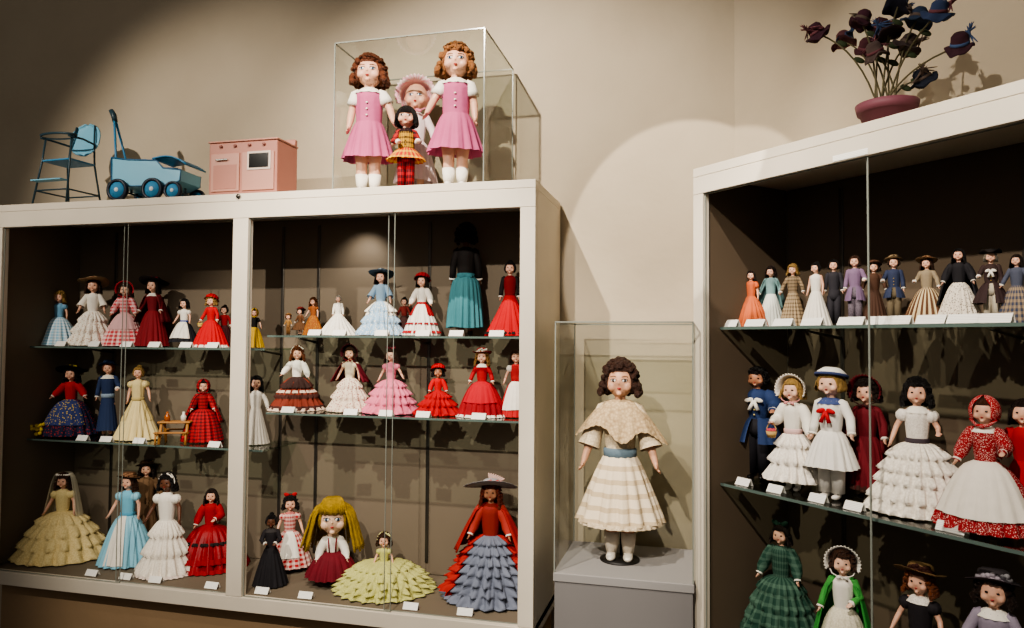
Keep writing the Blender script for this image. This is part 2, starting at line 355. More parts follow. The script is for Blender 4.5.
def hat(hd,hc,spec,par,seed=0):
    kind=spec[0]; m=ww(spec[1]); m2=ww(spec[2]) if len(spec)>2 and kind!='veil' else m
    if kind in('brim','wide','straw','sun'):
        Rb={'brim':.74,'wide':1.04,'straw':.88,'sun':1.4}[kind]*hd; bm=nb()
        tl=-.32 if kind!='brim' else -.2
        lathe(bm,[(.001,.38*hd),(.3*hd,.37*hd),(.42*hd,.30*hd),(.47*hd,.06*hd),(.49*hd,.02*hd),(Rb*.8,.0),(Rb,.03*hd),(Rb*.99,.015*hd),(.49*hd,-.01*hd)],48,
              wob=lambda i,a,r,z:(r*(1+((.03*sin(a*3)+(.03*sin(a*16) if kind=='sun' else 0)) if i>4 else 0)),z+(.07*hd*sin(a*2+.6+seed) if i in(5,6,7) else 0)))
        o=obj('hat',bm,m,par); o.location=hc+Vector((0,.06*hd,.27*hd)); o.rotation_euler=(tl,0,.1)
        bm=nb(); lathe(bm,[(.475*hd,.02*hd),(.50*hd,.03*hd),(.485*hd,.12*hd),(.45*hd,.13*hd)],28)
        for k in range(14 if kind=='sun' else 6):
            ico(bm,(hd*.46*sin(-.6+k*.28),-hd*.46*cos(-.6+k*.28),hd*(.12+.04*(k%3))),hd*.085)
        obj('hat_band',bm,m2,o)
        if kind=='sun':
            bm=nb()
            for k in range(8): ell(bm,(hd*(-.1+.08*k),hd*.05,hd*(.46-.02*k)),(hd*.08,hd*.06,hd*.24),10,8,Euler((.2,.22*k-.3,0)))
            obj('feather_plume',bm,fab((190,160,150)),o)
    elif kind=='bonnet':
        bm=nb(); rings=[]
        for y,rr,am in((.52,.08,0),(.48,.3,0),(.32,.48,0),(.05,.56,0),(-.10,.56,0),(-.22,.62,.03),(-.33,.70,.06)):
            rings.append([hc+Vector((rr*hd*(1+am*sin(k*2.2))*sin(be),y*hd,rr*hd*(1+am*sin(k*2.2))*cos(be)+.03*hd)) for k,be in enumerate([R(-118)+R(236)*i/60 for i in range(61)])])
        rs_(bm,rings,False); obj('bonnet',bm,m,par,solid=.02*hd)
        bm=nb(); tube(bm,[hc+Vector((s*hd*.48*cos(t),-hd*(.20+.15*sin(t)),-hd*.3-hd*.25*sin(t))) for s,t in((-1,0),(-1,.6),(-1,1.2),(1,1.2),(1,.6),(1,0))],hd*.025,6)
        for s in(-1,1): ell(bm,hc+Vector((s*hd*.13,-hd*.40,-hd*.56)),(hd*.12,hd*.04,hd*.06),10,6,Euler((0,s*.4,0)))
        obj('bonnet_ribbon',bm,m2,par)
    elif kind=='tricorn':
        bm=nb(); lathe(bm,[(.001,.38*hd),(.38*hd,.33*hd),(.48*hd,.05*hd),(.49*hd,0),(.76*hd,.02*hd)],36,wob=lambda i,a,r,z:(r*(1-(.12*cos(3*a+PI) if i==4 else 0)),z+(.18*hd*(1-cos(3*a))*.9 if i==4 else 0)))
        o=obj('tricorn_hat',bm,m,par,solid=.02*hd); o.location=hc+Vector((0,0,.3*hd))
    elif kind=='cap':
        bm=nb(); lathe(bm,[(.001,.34*hd),(.3*hd,.30*hd),(.48*hd,.14*hd),(.52*hd,.0),(.50*hd,-.03*hd)],28); o=obj('cap',bm,m,par); o.location=hc+Vector((0,.04*hd,.3*hd)); o.rotation_euler=(-.25,0,0)
        bm=nb(); lathe(bm,[(.50*hd,-.05*hd),(.56*hd,-.04*hd),(.57*hd,.06*hd),(.50*hd,.07*hd)],28); obj('cap_band',bm,m2,o)
    elif kind=='mob':
        bm=nb(); lathe(bm,[(.001,.48*hd),(.35*hd,.44*hd),(.58*hd,.22*hd),(.52*hd,.0),(.70*hd,-.08*hd)],72,wob=lambda i,a,r,z:(r*(1+.06*sin(a*14)*(i>1)),z)); o=obj('mob_cap',bm,m,par); o.location=hc+Vector((0,.06*hd,.2*hd)); o.rotation_euler=(-.4,0,0)
    elif kind=='kerchief':
        bm=nb(); rings=[]
        for k in range(9):
            ph=R(4)+(R(122))*k/8; f=min(1,k/4)*R(36)
            rings.append([hc+Vector((.53*hd*sin(ph)*sin(az),-.53*hd*sin(ph)*cos(az),.61*hd*cos(ph))) for az in [f+(2*PI-2*f)*i/36 for i in range(37)]])
        rs_(bm,rings,False)
        ell(bm,hc+Vector((0,-hd*.36,-hd*.56)),(hd*.11,hd*.06,hd*.07),8,6)
        tube(bm,[hc+Vector((-hd*.43,-hd*.2,-hd*.3)),hc+Vector((-hd*.2,-hd*.36,-hd*.52)),hc+Vector((hd*.2,-hd*.36,-hd*.52)),hc+Vector((hd*.43,-hd*.2,-hd*.3))],hd*.05,6)
        obj('kerchief',bm,m,par,solid=.015*hd)
    elif kind=='veil':
        bm=nb(); rings=[]
        for q in range(9):
            t=q/8; rings.append([Vector(((.50*hd+(spec[3]-.50*hd)*t)*(1+.05*sin(i*1.9))*sin(az),-(.50*hd+(spec[3]*.8-.50*hd)*t)*cos(az)+.01,hc.z+.58*hd*(1-t*3) if t<.2 else hc.z+.22*hd-(hc.z-spec[4])*(t-.2)/.8)) for i,az in enumerate([R(62)+R(236)*i/50 for i in range(51)])])
        rs_(bm,rings,False); obj('veil',bm,spec[1],par)
        bm=nb()
        for k in range(11):
            az=R(-100+20*k); ico(bm,hc+Vector((.46*hd*sin(az),-.42*hd*cos(az)*.6-.05*hd,.46*hd)),hd*.08)
        obj('flower_wreath',bm,fab(WHT),par)
    elif kind=='bow':
        bm=nb()
        for s in(-1,1): ell(bm,hc+Vector((s*hd*.24,-hd*.1,hd*.60)),(hd*.22,hd*.08,hd*.14),12,8,Euler((0,-s*.5,0)))
        ell(bm,hc+Vector((0,-hd*.12,hd*.58)),hd*.08,8,6); obj('hair_bow',bm,m,par)
    elif kind=='band':
        bm=nb(); tube(bm,[hc+Vector((.50*hd*sin(t),-.1*hd,.60*hd*cos(t))) for t in[R(-95+10*k) for k in range(20)]],hd*.035,6)
        for k in range(5): ico(bm,hc+Vector((hd*(.1+.08*k),-hd*.22,hd*(.55-.05*k))),hd*.06)
        obj('head_band',bm,m,par)
def mk_doll(label,pos,H,wid,rz=0,group=None,skn=SK,hd=.2,hair=('curly',BRN,.3),top=WHT,slv='puff',slvm=None,sk=None,hem=.012,p=.62,nf=18,amp=.055,tiers=0,fl=.0,
     pose=('out','out'),extra=(),hatt=None,pants=None,shoes=shoeB,socks=None,big=False,iris=irism,seed=0,sy=.85,kind='doll',girth=1.,wr=.072,af=1.,es=1.,dw=0.):
    par=thing(kind,label,'doll',pos,rz,group,H); par.scale=(H*girth,H*girth,H)
    sz,wz,hc=make_body(hd,pose,big,skn,par,af); face(hd,hc,big,par,iris,es); wz-=dw
    if hair: hairdo(hd,hc,hair[0],hair[1],hair[2],par,seed)
    if hatt: hat(hd,hc,hatt,par,seed)
    top_=ww(top); sm=ww(slvm) if slvm else top_
    bm=nb(); lathe(bm,[(wr-.002,wz-.02),(wr-.004,wz),(max(.076,wr-.002),wz+.05),(.087,sz-.07),(.090,sz-.03),(.07,sz-.002),(hd*.18,sz+.018)],48,sy=.82,wob=lambda i,a_,r,z:(r*(1+(.02*sin(a_*11+i) if i<4 else 0)),z)); obj('bodice',bm,top_,par)
    if slv:
        for s,po in zip((-1,1),pose):
            S,E,W=arm_pts(s,sz,po); bm=nb()
            if slv=='puff': 
                c=S*.6+((S+E)/2)*.4; lathe(bm,[(.001,.045),(.030,.041),(.050,.018),(.054,-.01),(.044,-.035),(.030,-.048)],36,c=c,wob=lambda i,a,r,z:(r*(1+.06*sin(a*9)*(i>1)),z))
            elif slv=='short': tube(bm,[S-Vector((s*.02,0,-.01)),S,(S*.6+E*.4),(S*.35+E*.65)],[.032,.040,.044,.046],18)
            elif slv=='long': tube(bm,[S-Vector((s*.02,0,-.01)),S,(S+E)/2,E,(E+W)/2,W*1.0],[.033,.038,.035,.032,.030,.028],14)
            elif slv=='bell': tube(bm,[S-Vector((s*.02,0,-.01)),S,(S+E)/2,E,(E+W)/2],[.033,.040,.042,.048,.058],18,False)
            elif slv=='full': tube(bm,[S-Vector((s*.02,0,-.01)),S,(S+E)/2,E,(E+W)/2,W,W+(W-E)*.05],[.035,.048,.055,.052,.050,.024,.030],14)
            obj('sleeve',bm,sm,par)
            if slv in('long','full'):
                d=(W-E).normalized(); bm=nb(); tube(bm,[W-d*.010,W+d*.004],[.029,.032],14); obj('cuff',bm,fab(WHT),par)
    r1=wid/2/H if wid else .1
    r1=max(r1,.085)
    def rad(z,k=1.):
        t=min(1,max(0,(wz-z)/(wz-hem))); r=wr+(r1-wr)*t**p
        if tiers: r+=fl*((t*tiers)%1.0 if t<1 else 1)-fl*.5
        return r*k
    def skirt(name,m,z0,z1,k=1.,a0=0,a1=2*PI,K=None,rf=0,ph=0,scall=0,ka=1.):
        K=K or (12 if not tiers else tiers*6); n=max(60,nf*9); bm=nb(); rings=[]; full=(a1-a0)>2*PI-.01
        cnt=n if full else int(n*(a1-a0)/(2*PI))+1
        for q in range(K+1):
            z=z0+(z1-z0)*q/K; t=min(1,max(0,(wz-z)/(wz-hem)))
            A=amp*ka*(t**.6); tf=0
            if tiers: tf=((t*tiers)%1); A+=fl*2.4*tf
            ring=[]
            for i in range(cnt):
                az=a0+(a1-a0)*i/(cnt if full else cnt-1); rr=rad(z,k)+rf*q/K
                sh=seed+int(t*tiers)*1.7 if tiers else seed
                rr*=1+A*sin(nf*az+.9*sin(az*3+sh)+ph)+A*.45*sin(nf*2.37*az+sh)*cos(az*2)+.03*sin(az*2+seed)*t
                zz=z-(scall*abs(sin(az*8)) if q==K else 0)-(.008*sin(nf*1.6*az+sh)*tf if tiers and z>z1+.01 else 0)+(.006*sin(az*3+seed) if q==K and z1>.05 else 0)
                ring.append(Vector((rr*sin(az),-rr*cos(az)*sy,max(zz,.006))))
            rings.append(ring)
        rs_(bm,rings,full); return obj(name,bm,m,par)
    if sk is not None: skirt('skirt',ww(sk),wz,hem)
    if pants:
        bm=nb(); pm=ww(pants)
        lathe(bm,[(.072,wz),(.092,wz-.1),(.07,wz-.16)],20,sy=.8,caps=(True,True))
        for s in(-1,1): tube(bm,[(s*.042,0,wz-.09),(s*.046,0,.25),(s*.046,0,.05)],[.056,.048,.044],14)
        obj('trousers',bm,pm,par)
    for s in(-1,1):
        bm=nb(); ell(bm,(s*.043,-.030,.022),(.025,.05,.0205),12,8); tube(bm,[(s*.042,0,.02),(s*.042,0,.05)],[.024,.025],12); obj('shoe',bm,shoes,par)
        if socks:
            bm=nb(); tube(bm,[(s*.042,0,.04),(s*.042,.004,.08),(s*.042,.006,.12 if not big else .14)],[.025*af,.032*af,.036*af],14); obj('sock',bm,ww(socks),par)
    for e in extra:
        m=e[1] if len(e)>1 else None
        if m is not None and isinstance(m,tuple): m=ww(m)
        if e[0]=='apron': skirt('apron',m,wz-.0,hem+(wz-hem)*(1-(e[2] if len(e)>2 else .75)),1.06,-R(e[3] if len(e)>3 else 55),R(e[3] if len(e)>3 else 55),ph=.6,ka=.5)
        elif e[0]=='over': skirt('overskirt',m,wz,hem+(wz-hem)*(1-(e[2] if len(e)>2 else .5)),1.07,R(e[3]) if len(e)>3 else 0,R(e[4]) if len(e)>4 else (R(360-e[3]) if len(e)>3 else 2*PI),scall=.025)
        elif e[0]=='ruffle':
            z=hem+(wz-hem)*(1-e[2]); bm=nb(); n=200; h=e[3] if len(e)>3 else .05; rings=[]; g=e[4] if len(e)>4 else 1.
            for q in range(4):
                zz=z-h*q/3; rings.append([Vector((rad(zz)*(1.025+g*(.04*q/3+(.02+.02*q/3)*sin(32*2*PI*i/n)))*sin(2*PI*i/n),-rad(zz)*(1.025+g*(.04*q/3+(.02+.02*q/3)*sin(32*2*PI*i/n)))*cos(2*PI*i/n)*sy,max(zz,.005))) for i in range(n)])
            rs_(bm,rings); obj('ruffle',bm,m,par)
        elif e[0]=='sash':
            bm=nb(); lathe(bm,[(wr-.002,wz-.026),(wr+.009,wz-.022),(wr+.011,wz+.02),(wr+.003,wz+.028)],28,sy=.86)
            for s in(-1,1): ell(bm,(s*.03,wr*.9,wz),(.035,.012,.022),10,6)
            obj('sash',bm,m,par)
        elif e[0]=='collar':
            bm=nb(); lathe(bm,[(hd*.18,sz+.022),(.06,sz+.010),(.096,sz-.028)],48,sy=.82,wob=lambda i,a,r,z:(r*(1+.05*sin(a*12)*(i==2)),z)); obj('collar',bm,m,par)
        elif e[0]=='cape':
            bm=nb(); rings=[]; zl=e[2]; cw_=e[3] if len(e)>3 else 1.06
            for q in range(9):
                t=q/8; z=(sz+.01)+(zl-sz)*t; r=.1+(max(r1*cw_,.12)-.1)*t**.8 if t>0 else .06
                rings.append([Vector((r*(1+.05*t*sin(i*1.3))*sin(az),-r*cos(az)*.9,z)) for i,az in enumerate([R(58)+R(244)*i/50 for i in range(51)])])
            rs_(bm,rings,False); obj('cape',bm,m,par,solid=.008)
        elif e[0]=='shawl':
            # draped lace square: points over each arm and at the front, folds running down from the neck
            bm=nb(); rings=[]
            for q in range(17):
                t=q/16; r=hd*.18+(.150-hd*.18)*t**.65
                ring=[]
                for i in range(160):
                    az=2*PI*i/160; V=max(0,cos(az-.12))**10; sd=abs(sin(az))**5
                    asy=1+.12*sin(az)
                    z=sz+.024-.014*t-(.105*t**1.3)*asy-.085*t**1.5*V-.085*t**1.6*sd-(.006*abs(sin(az*18)) if q==16 else 0)
                    fold=.030*sin(az*11+t*3+sin(az*2)*1.5)*t+.014*sin(az*27+t*2)*t
                    ring.append(Vector((r*(1.10+.46*sd*t+fold)*sin(az),-r*.72*(1+fold*1.4)*cos(az)-.014*t,z)))
                rings.append(ring)
            rs_(bm,rings); obj('lace_shawl',bm,m,par)
        elif e[0]=='basket':
            S,E,W=arm_pts(e[2],sz,pose[0 if e[2]<0 else 1]); c=W+Vector((0,-.02,-.11)); bm=nb()
            lathe(bm,[(.035,-.03),(.05,.03),(.045,.03),(.03,-.02)],20,c=c,caps=(True,True)); tube(bm,[c+Vector((.045*cos(t),0,.03+.07*sin(t))) for t in[PI*k/10 for k in range(11)]],.005,6)
            o=obj('basket',bm,strawm,par)
            bm=nb()
            for k in range(8): ico(bm,c+Vector((.03*cos(k*.8),.03*sin(k*.8),.035)),.016)
            obj('flowers',bm,m,o)
        elif e[0]=='flowers':
            c=Vector(e[2]); bm=nb(); rn=random.Random(3)
            for k in range(34): ico(bm,c+Vector((rn.uniform(-1,1),rn.uniform(-.5,.5),rn.uniform(-.7,.7)))*e[3],e[3]*.26)
            obj('flower_bunch',bm,m,par)
        elif e[0]=='tie':
            bm=nb()
            for s in(-1,1):
                ell(bm,(s*.035,-.085,sz-.08),(.035,.012,.02),10,6,Euler((0,s*.4,0))); tube(bm,[(0,-.085,sz-.08),(s*.03,-.095,sz-.17)],[.012,.016],8)
            obj('neck_bow',bm,m,par)
        elif e[0]=='coat': skirt('coat_tails',m,wz+.01,e[2],1.12,R(14),R(346),ka=.6)
        elif e[0]=='buttons':
            for k in range(3):
                bm=nb(); ell(bm,(0,-.075-max(0,wr-.08)*.4,wz+.04+.045*k),(.007,.006,.007),8,6); obj('button',bm,m,par)
        elif e[0]=='straps':
            bm=nb()
            for s in(-1,1): tube(bm,[(s*.035,-.058,wz),(s*.04,-.076,wz+.07),(s*.045,-.068,sz-.03),(s*.045,-.02,sz+.01)],.009,6)
            obj('strap',bm,m,par)
        elif e[0]=='stand':
            bm=nb(); lathe(bm,[(.001,0),(.10,0),(.10,.006),(.01,.008)],28); tube(bm,[(0,.06,.005),(0,.06,.45)],.006,8); obj('doll_stand',bm,m,par)
    return par
def card(p,rz,short,w=.058,h=.027,group=None):
    bm=nb(); a=R(32)
    box(bm,(-w/2,-.0006,0),(w/2,.0006,h)); bmesh.ops.rotate(bm,verts=bm.verts,cent=(0,0,0),matrix=Matrix.Rotation(-a,3,'X'))
    n0=set(bm.verts)
    box(bm,(-w/2,-.0006,0),(w/2,.0006,h*.9)); nv=[v for v in bm.verts if v not in n0]
    bmesh.ops.rotate(bm,verts=nv,cent=(0,0,0),matrix=Matrix.Rotation(a*.8,3,'X')); bmesh.ops.translate(bm,verts=nv,vec=(0,h*.95,0))
    o=obj('caption_card',bm,cardm,None,False); o.location=p; o.rotation_euler=(0,0,rz)
    tag(o,'small folded white card before the '+short,'card',group)
def LD(u,vt,w,zs,Y,short,label,card_=True,cu=0,cy=None,**kw):
    P=atY(u,vt+30,Y); T=atY(u,vt,Y); H=T.z-zs; D=(RM.inverted()@(P-Vector((0,0,EYE)))).z*-1
    seed=int(u); rz=kw.pop('rz',math.atan2(-P.x,Y)*.6+R(random.uniform(-20,16)))
    mk_doll(label,(P.x,Y,zs+.0005),H,w*D/F,rz,seed=seed,**kw)
    if card_:
        yc=cy if cy else YSF+.004
        q=atY(u+cu,vt+60,yc); card((q.x,yc,zs+.0008),R(random.uniform(-4,4)),short,group='caption cards in the wide cabinet')
def RDl(u,vt,w,zs,y,short,label,card_=True,cu=0,cw=.055,**kw):
    P=PR(u,vt+30,y); T=PR(u,vt,y); H=T.z-zs; D=(RM.inverted()@(P-Vector((0,0,EYE)))).z*-1
    rz=R(-45)+kw.pop('rz',R(random.uniform(-12,14)))+.35
    mk_doll(label,(P.x,P.y,zs+.0005),H,w*D/F,rz,seed=int(u),**kw)
    if card_:
        q=PR(u+cu,vt+60,.112); card((q.x,q.y,zs+.0008),R(-45),short,cw,group='caption cards in the angled cabinet')
G1='dolls on the upper left shelf'
Y1=2.83
a=dict(group=G1)
LD(59,292,40,zL1,Y1,'light blue check doll','small doll in light blue checked dress at the far left of the upper shelf',**a,hair=('curly',BLO,.4),top=((120,170,200),),sk=((140,190,215),'gingham',(225,235,240),30),amp=.07,pose=('side','out'))
LD(93,279,42,zL1,Y1-.02,'cream doll in tan hat','doll in cream flowered dress and wide tan straw hat',**a,hair=('ringlet',BRN,.6),top=WHT,slv='bell',sk=(WHT,'floral',(190,150,120),26),tiers=3,fl=.03,hatt=('wide',(168,140,104),(120,60,50)))
LD(125,284,42,zL1,Y1,'pink gingham doll','doll in red and white gingham dress with matching bonnet',**a,hair=('curly',BRN,.4),top=((200,60,70),'gingham',(240,200,200),30),slv='full',sk=((205,62,72),'gingham',(245,215,210),26),hatt=('bonnet',(186,50,60),(170,30,40)),extra=(('apron',(225,180,180),.5),))
LD(153,279,32,zL1,Y1+.01,'maroon doll in black hat','doll in maroon dress and cape under a broad black hat',**a,hair=('long',DBR,.6),top=(120,26,34),slv='long',sk=(130,28,36),hatt=('wide',BLK,(120,20,30)),extra=(('cape',(100,20,28),.35),('collar',WHT)))
LD(184,299,28,zL1,Y1-.03,'small black haired doll','short dark haired doll in white blouse, black skirt and white apron',**a,hair=('long',BLK,.5),top=WHT,sk=(30,30,36),hem=.1,extra=(('apron',WHT,.8),('sash',(60,80,150))),shoes=shoeW)
LD(211,296,34,zL1,Y1-.03,'bright red doll with basket','doll in bright red dress and red hat holding a small basket',**a,hair=('curly',BLO,.3),top=(190,20,28),slv='long',sk=(195,22,30),hatt=('mob',(190,20,28)),extra=(('basket',(220,200,80),-1),('ruffle',WHT,.92)))
LD(224,306,20,zL1,Y1+.03,'dark red doll by the middle post','small dark red dressed doll half hidden by the middle post',False,**a,hair=('bun',DBR,.2),top=(130,20,24),slv='long',sk=(60,14,18))
LD(254,309,20,zL1,Y1,'yellow and black doll','tiny doll in black bodice and yellow skirt behind the middle post',False,**a,hair=('bun',BLK,.2),top=BLK,sk=(210,170,50),slv='short',hatt=('kerchief',(200,160,40)))
G2='dolls on the second left shelf'; a=dict(group=G2)
LD(71,367,52,zL2,Y1,'black hatted doll with yellow flowers','large doll in red top, navy skirt and black hat with yellow flowers',cu=10,**a,rz=.35,hair=('curly',BLK,.5),top=(186,40,38),slv='full',slvm=(176,40,42),sk=((38,42,72),'floral',(190,60,50),22),p=.5,hem=.02,hatt=('wide',BLK,(220,190,40)),pose=('side','side'),extra=(('apron',((60,72,126),'floral',(230,200,80),20),.7),('flowers',(234,204,50),(-.37,-.20,.11),.10)))
LD(108,362,20,zL2,Y1-.02,'slim navy suited doll','slim doll in long navy suit with small navy hat',cu=-3,**a,hd=.16,hair=('bun',GIN,.2),top=(46,62,98),slv='long',sk=(44,60,96),hem=.1,p=1,amp=.02,hatt=('brim',(46,62,98)),extra=(('collar',WHT),('sash',(150,170,190))),pose=('down','bend'))
LD(138,367,42,zL2,Y1-.02,'cream gown doll with fair hair','fair haired doll in pale yellow satin gown with train',**a,hd=.16,hair=('bun',BLO,.2),top=(226,208,150),slv='puff',sk=(232,214,158),p=1.0,amp=.08,extra=(('over',(220,200,140),.5,42),('sash',(200,180,120))),pose=('down','out'))
LD(203,380,40,zL2,Y1+.01,'red plaid doll','doll in red and black plaid dress with red plaid head shawl',cu=10,**a,rz=.6,hair=('long',DBR,.5),top=((176,34,38),'plaid',(60,16,20),30),slv='full',sk=((180,34,40),'plaid',(70,16,22),30),hatt=('kerchief',((180,34,40),'plaid',(70,16,22),30)),extra=(('cape',((180,34,40),'plaid',(70,16,22),30),.3,.92),),p=.4)
LD(256,376,26,zL2,Y1,'white dress doll behind the post','dark haired doll in plain white dress just right of middle post',False,**a,hair=('long',BLK,.7),top=WHT,slv='long',sk=(225,218,205),p=1)
G3='dolls on the floor of the left bay'; a=dict(group=G3); yc=YF+.05
LD(63,474,86,ZB,2.75,'cream lace bride','bride doll in wide cream lace gown with long veil',cu=28,cy=yc,**a,hair=('curly',BRN,.5),top=((232,214,158),'lace',(206,188,130),40),slv='puff',sk=((238,220,166),'lace',(204,182,124),26),p=.5,tiers=4,fl=.03,amp=.04,hatt=('veil',sheer((240,232,205),.45),(0,0,0),.30,.06),pose=('out','out'),hd=.17)
LD(128,474,52,ZB,2.74,'sky blue satin doll','brown haired doll in sky blue satin gown with white lace front',cu=-3,cy=yc,**a,hair=('curly',BRN,.5),top=(120,190,216),slv='puff',slvm=(150,206,226),sk=((120,186,210),None,(160,210,226),10,.4),p=.6,amp=.08,hatt=('brim',(96,66,44),(150,110,80)),extra=(('apron',WHT,.95,20),('sash',(90,160,190))),hd=.17)
LD(146,462,30,ZB,2.90,'tall brown doll','tall brown haired doll in tan dress behind the sky blue gown',False,**a,hair=('curly',DBR,.6),top=(120,92,66),slv='long',sk=(110,84,60),p=.8,hatt=('brim',(70,48,34),(110,80,60)),hd=.15)
LD(167,474,50,ZB,2.67,'dark skinned bride','dark skinned doll with black hair in white tiered gown',cu=-12,cy=yc,**a,skn=SKD,hair=('curly',BLK,.4),top=WHT,slv='puff',sk=(WHT,'lace',(216,205,190),34),tiers=3,fl=.035,hd=.17,extra=(('ruffle',(225,210,200),.97),),hatt=('band',(WHT)))
LD(211,489,68,ZB,2.80,'red velvet gown doll','doll in deep red gown with black lace bands beside middle post',cu=0,cy=yc,**a,hair=('ringlet',DBR,.7),top=(160,14,24),slv='full',sk=((172,16,28),None,(100,8,16),14,.5),amp=.08,p=.5,extra=(('ruffle',BLK,.35,.03),('ruffle',(140,10,18),.7,.06),('ruffle',(150,10,18),.93,.06)),hd=.17,pose=('out','front'))
G4='dolls on the upper right shelf of the wide cabinet'; a=dict(group=G4)
LD(288,314,16,zR1,2.80,'tan elf','tiny doll in tan clothes, leftmost of the brown trio',False,**a,hair=('curly',GIN,.1),top=(150,110,60),slv='long',pants=(110,76,40),hatt=('cap',(120,84,44)),hd=.26)
LD(300,308,17,zR1,2.84,'brown coat elf','small doll in brown coat with red cap, middle of the trio',False,**a,hair=('curly',DBR,.1),top=(96,60,34),slv='long',sk=(90,60,36),hem=.2,hatt=('brim',(120,40,34)),hd=.25)
LD(313,298,20,zR1,2.82,'orange brown doll','small ginger doll in orange brown dress, tallest of the trio',**a,hair=('curly',(130,76,40),.6),top=(150,84,40),sk=((150,84,40),'floral',(200,160,60),30))
LD(338,296,38,zR1,Y1,'white gowned lady','doll with powdered hair in spreading plain white gown',**a,hd=.16,hair=('bun',(200,190,175),.1),top=WHT,slv='long',sk=((240,236,226),None,(225,215,200),10),p=.9,amp=.06,pose=('down','down'))
LD(381,271,44,zR1,Y1-.01,'blue doll in feathered hat','doll in pale blue and white layered dress with wide blue hat',**a,hair=('ringlet',DBR,.6),top=(150,180,205),slv='bell',sk=((160,190,214),'floral',WHT,20),tiers=3,fl=.035,hatt=('wide',(70,92,112),(190,210,225)),hd=.19,extra=(('over',WHT,.4,42),))
LD(404,298,15,zR1,Y1+.05,'tiny dark doll','tiny dark haired doll standing between two larger dolls',False,**a,hair=('bun',BLK,.1),top=(120,40,34),slv='long',sk=(60,34,30))
LD(422,275,38,zR1,Y1-.01,'white blouse doll in red hat','doll in white dress with red bands and tall red headdress',**a,hair=('long',DBR,.5),top=WHT,slv='full',sk=WHT,p=.7,hatt=('mob',(150,24,30)),extra=(('over',(160,28,34),.35,42),('ruffle',(170,30,36),.85,.04),('ruffle',(150,30,36),.6,.03),('sash',(160,24,30))))
LD(466,226,36,zR1,Y1+.02,'tall teal skirted doll','tall black haired doll turned away in black top and teal skirt',cu=-10,**a,rz=PI+.3,skn=SKD,hd=.18,hair=('afro',BLK,.2),top=BLK,slv='long',sk=((74,134,142),None,(50,102,110),10),p=.3,amp=.09,hem=.08,pose=('down','down'),extra=(('sash',(60,118,128)),))
LD(510,262,50,zR1,Y1+.0,'flared red gown doll','black haired doll in flaring scarlet gown beside the right post',cu=-14,**a,hd=.17,hair=('bun',BLK,.3),top=(120,14,20),slv='long',slvm=BLK,sk=((196,26,34),None,(150,14,22),8),p=1.1,amp=.05,extra=(('ruffle',BLK,.9,.03),),pose=('down','down'))
G5='dolls on the lower right shelf of the wide cabinet'; a=dict(group=G5)
LD(297,347,50,zR2,Y1-.01,'rust striped overskirt doll','doll in white blouse with rust and black banded full skirt',cu=-10,**a,hair=('curly',GIN,.5),top=WHT,slv='full',sk=((126,54,38),'hstripe',(74,40,34),16),p=.55,tiers=3,fl=.03,hatt=('band',WHT),extra=(('ruffle',(225,200,180),.93,.05),('ruffle',(225,200,180),.4,.04),('apron',(60,40,36),.35)),pose=('side','out'))
LD(350,347,42,zR2,Y1,'cream and wine doll','doll in cream ruffled dress with wine red cape and dark bonnet',**a,hair=('ringlet',BRN,.6),top=CRM,slv='puff',sk=((226,210,190),'floral',(150,50,60),20),tiers=3,fl=.03,hatt=('bonnet',(80,22,32),(120,20,30)),extra=(('cape',(110,26,40),.45,.9),))
LD(391,349,54,zR2,Y1-.01,'pink tiered gown doll','doll in candy pink tiered ruffle gown with pink hair bow',cu=-6,**a,hair=('ringlet',BRN,.6),top=(228,130,152),sk=((232,138,160),None,(205,100,128),10),tiers=4,fl=.04,nf=18,hatt=('bow',(180,80,90)),p=.5,pose=('out','side'))
LD(438,366,44,zR2,Y1-.02,'short scarlet doll','short doll in bright scarlet flounced dress and scarlet mob cap',cu=-16,**a,skn=SKM,hd=.24,hair=('curly',BLK,.3),top=(200,18,26),slv='full',sk=((206,20,28),None,(120,8,14),16),tiers=3,fl=.05,hatt=('mob',(200,18,26)),p=.6,pose=('out','out'))
LD(482,350,48,zR2,Y1-.02,'red coat doll with fair hair','fair haired doll in crimson coat dress trimmed with white',cu=-4,**a,hair=('curly',(176,126,66),.6),top=(170,20,30),slv='long',sk=((176,22,34),None,(110,10,20),12),p=.5,extra=(('ruffle',WHT,.94,.04),('collar',WHT),('apron',(190,30,44),.6)),hatt=('brim',(140,20,28),WHT))
LD(516,350,34,zR2,Y1+.01,'red and white doll cut by post','doll in red dress with white apron behind the right post',False,**a,hair=('long',BRN,.5),top=(190,40,44),slv='puff',slvm=WHT,sk=(190,40,44),extra=(('apron',WHT,.8),))
G6='dolls on the floor of the right bay'; a=dict(group=G6)
LD(271,515,34,ZB,2.66,'black gowned doll','dark skinned doll in long plain black dress',cu=-10,cy=yc,**a,skn=SKD,hd=.18,hair=('bun',BLK,.2),top=(40,36,40),slv='long',sk=(34,32,36),p=.8,extra=(('collar',(60,56,56)),),pose=('front','front'))
LD(290,496,44,ZB,2.86,'red check pinafore doll','doll in red check dress with white apron and red hair bow',False,**a,hair=('curly',BLK,.3),top=((170,30,36),'gingham',(230,200,190),30),sk=((170,30,36),'gingham',(230,200,190),26),hem=.06,hatt=('bow',(170,16,24)),extra=(('apron',WHT,.7,30),))
LD(333,499,52,ZB,2.74,'yellow yarn haired rag doll','big faced rag doll with yellow yarn hair and maroon pinafore',cu=-28,cy=yc,**a,rz=.42,skn=skin((226,190,162)),hd=.42,hair=('yarn',(224,182,56),.90),top=WHT,slv='full',sk=((120,24,38),None,(85,14,26),14),p=.45,hem=.1,extra=(('straps',(120,24,38)),),big=True,es=1.3,shoes=shoeB,kind='rag_doll')
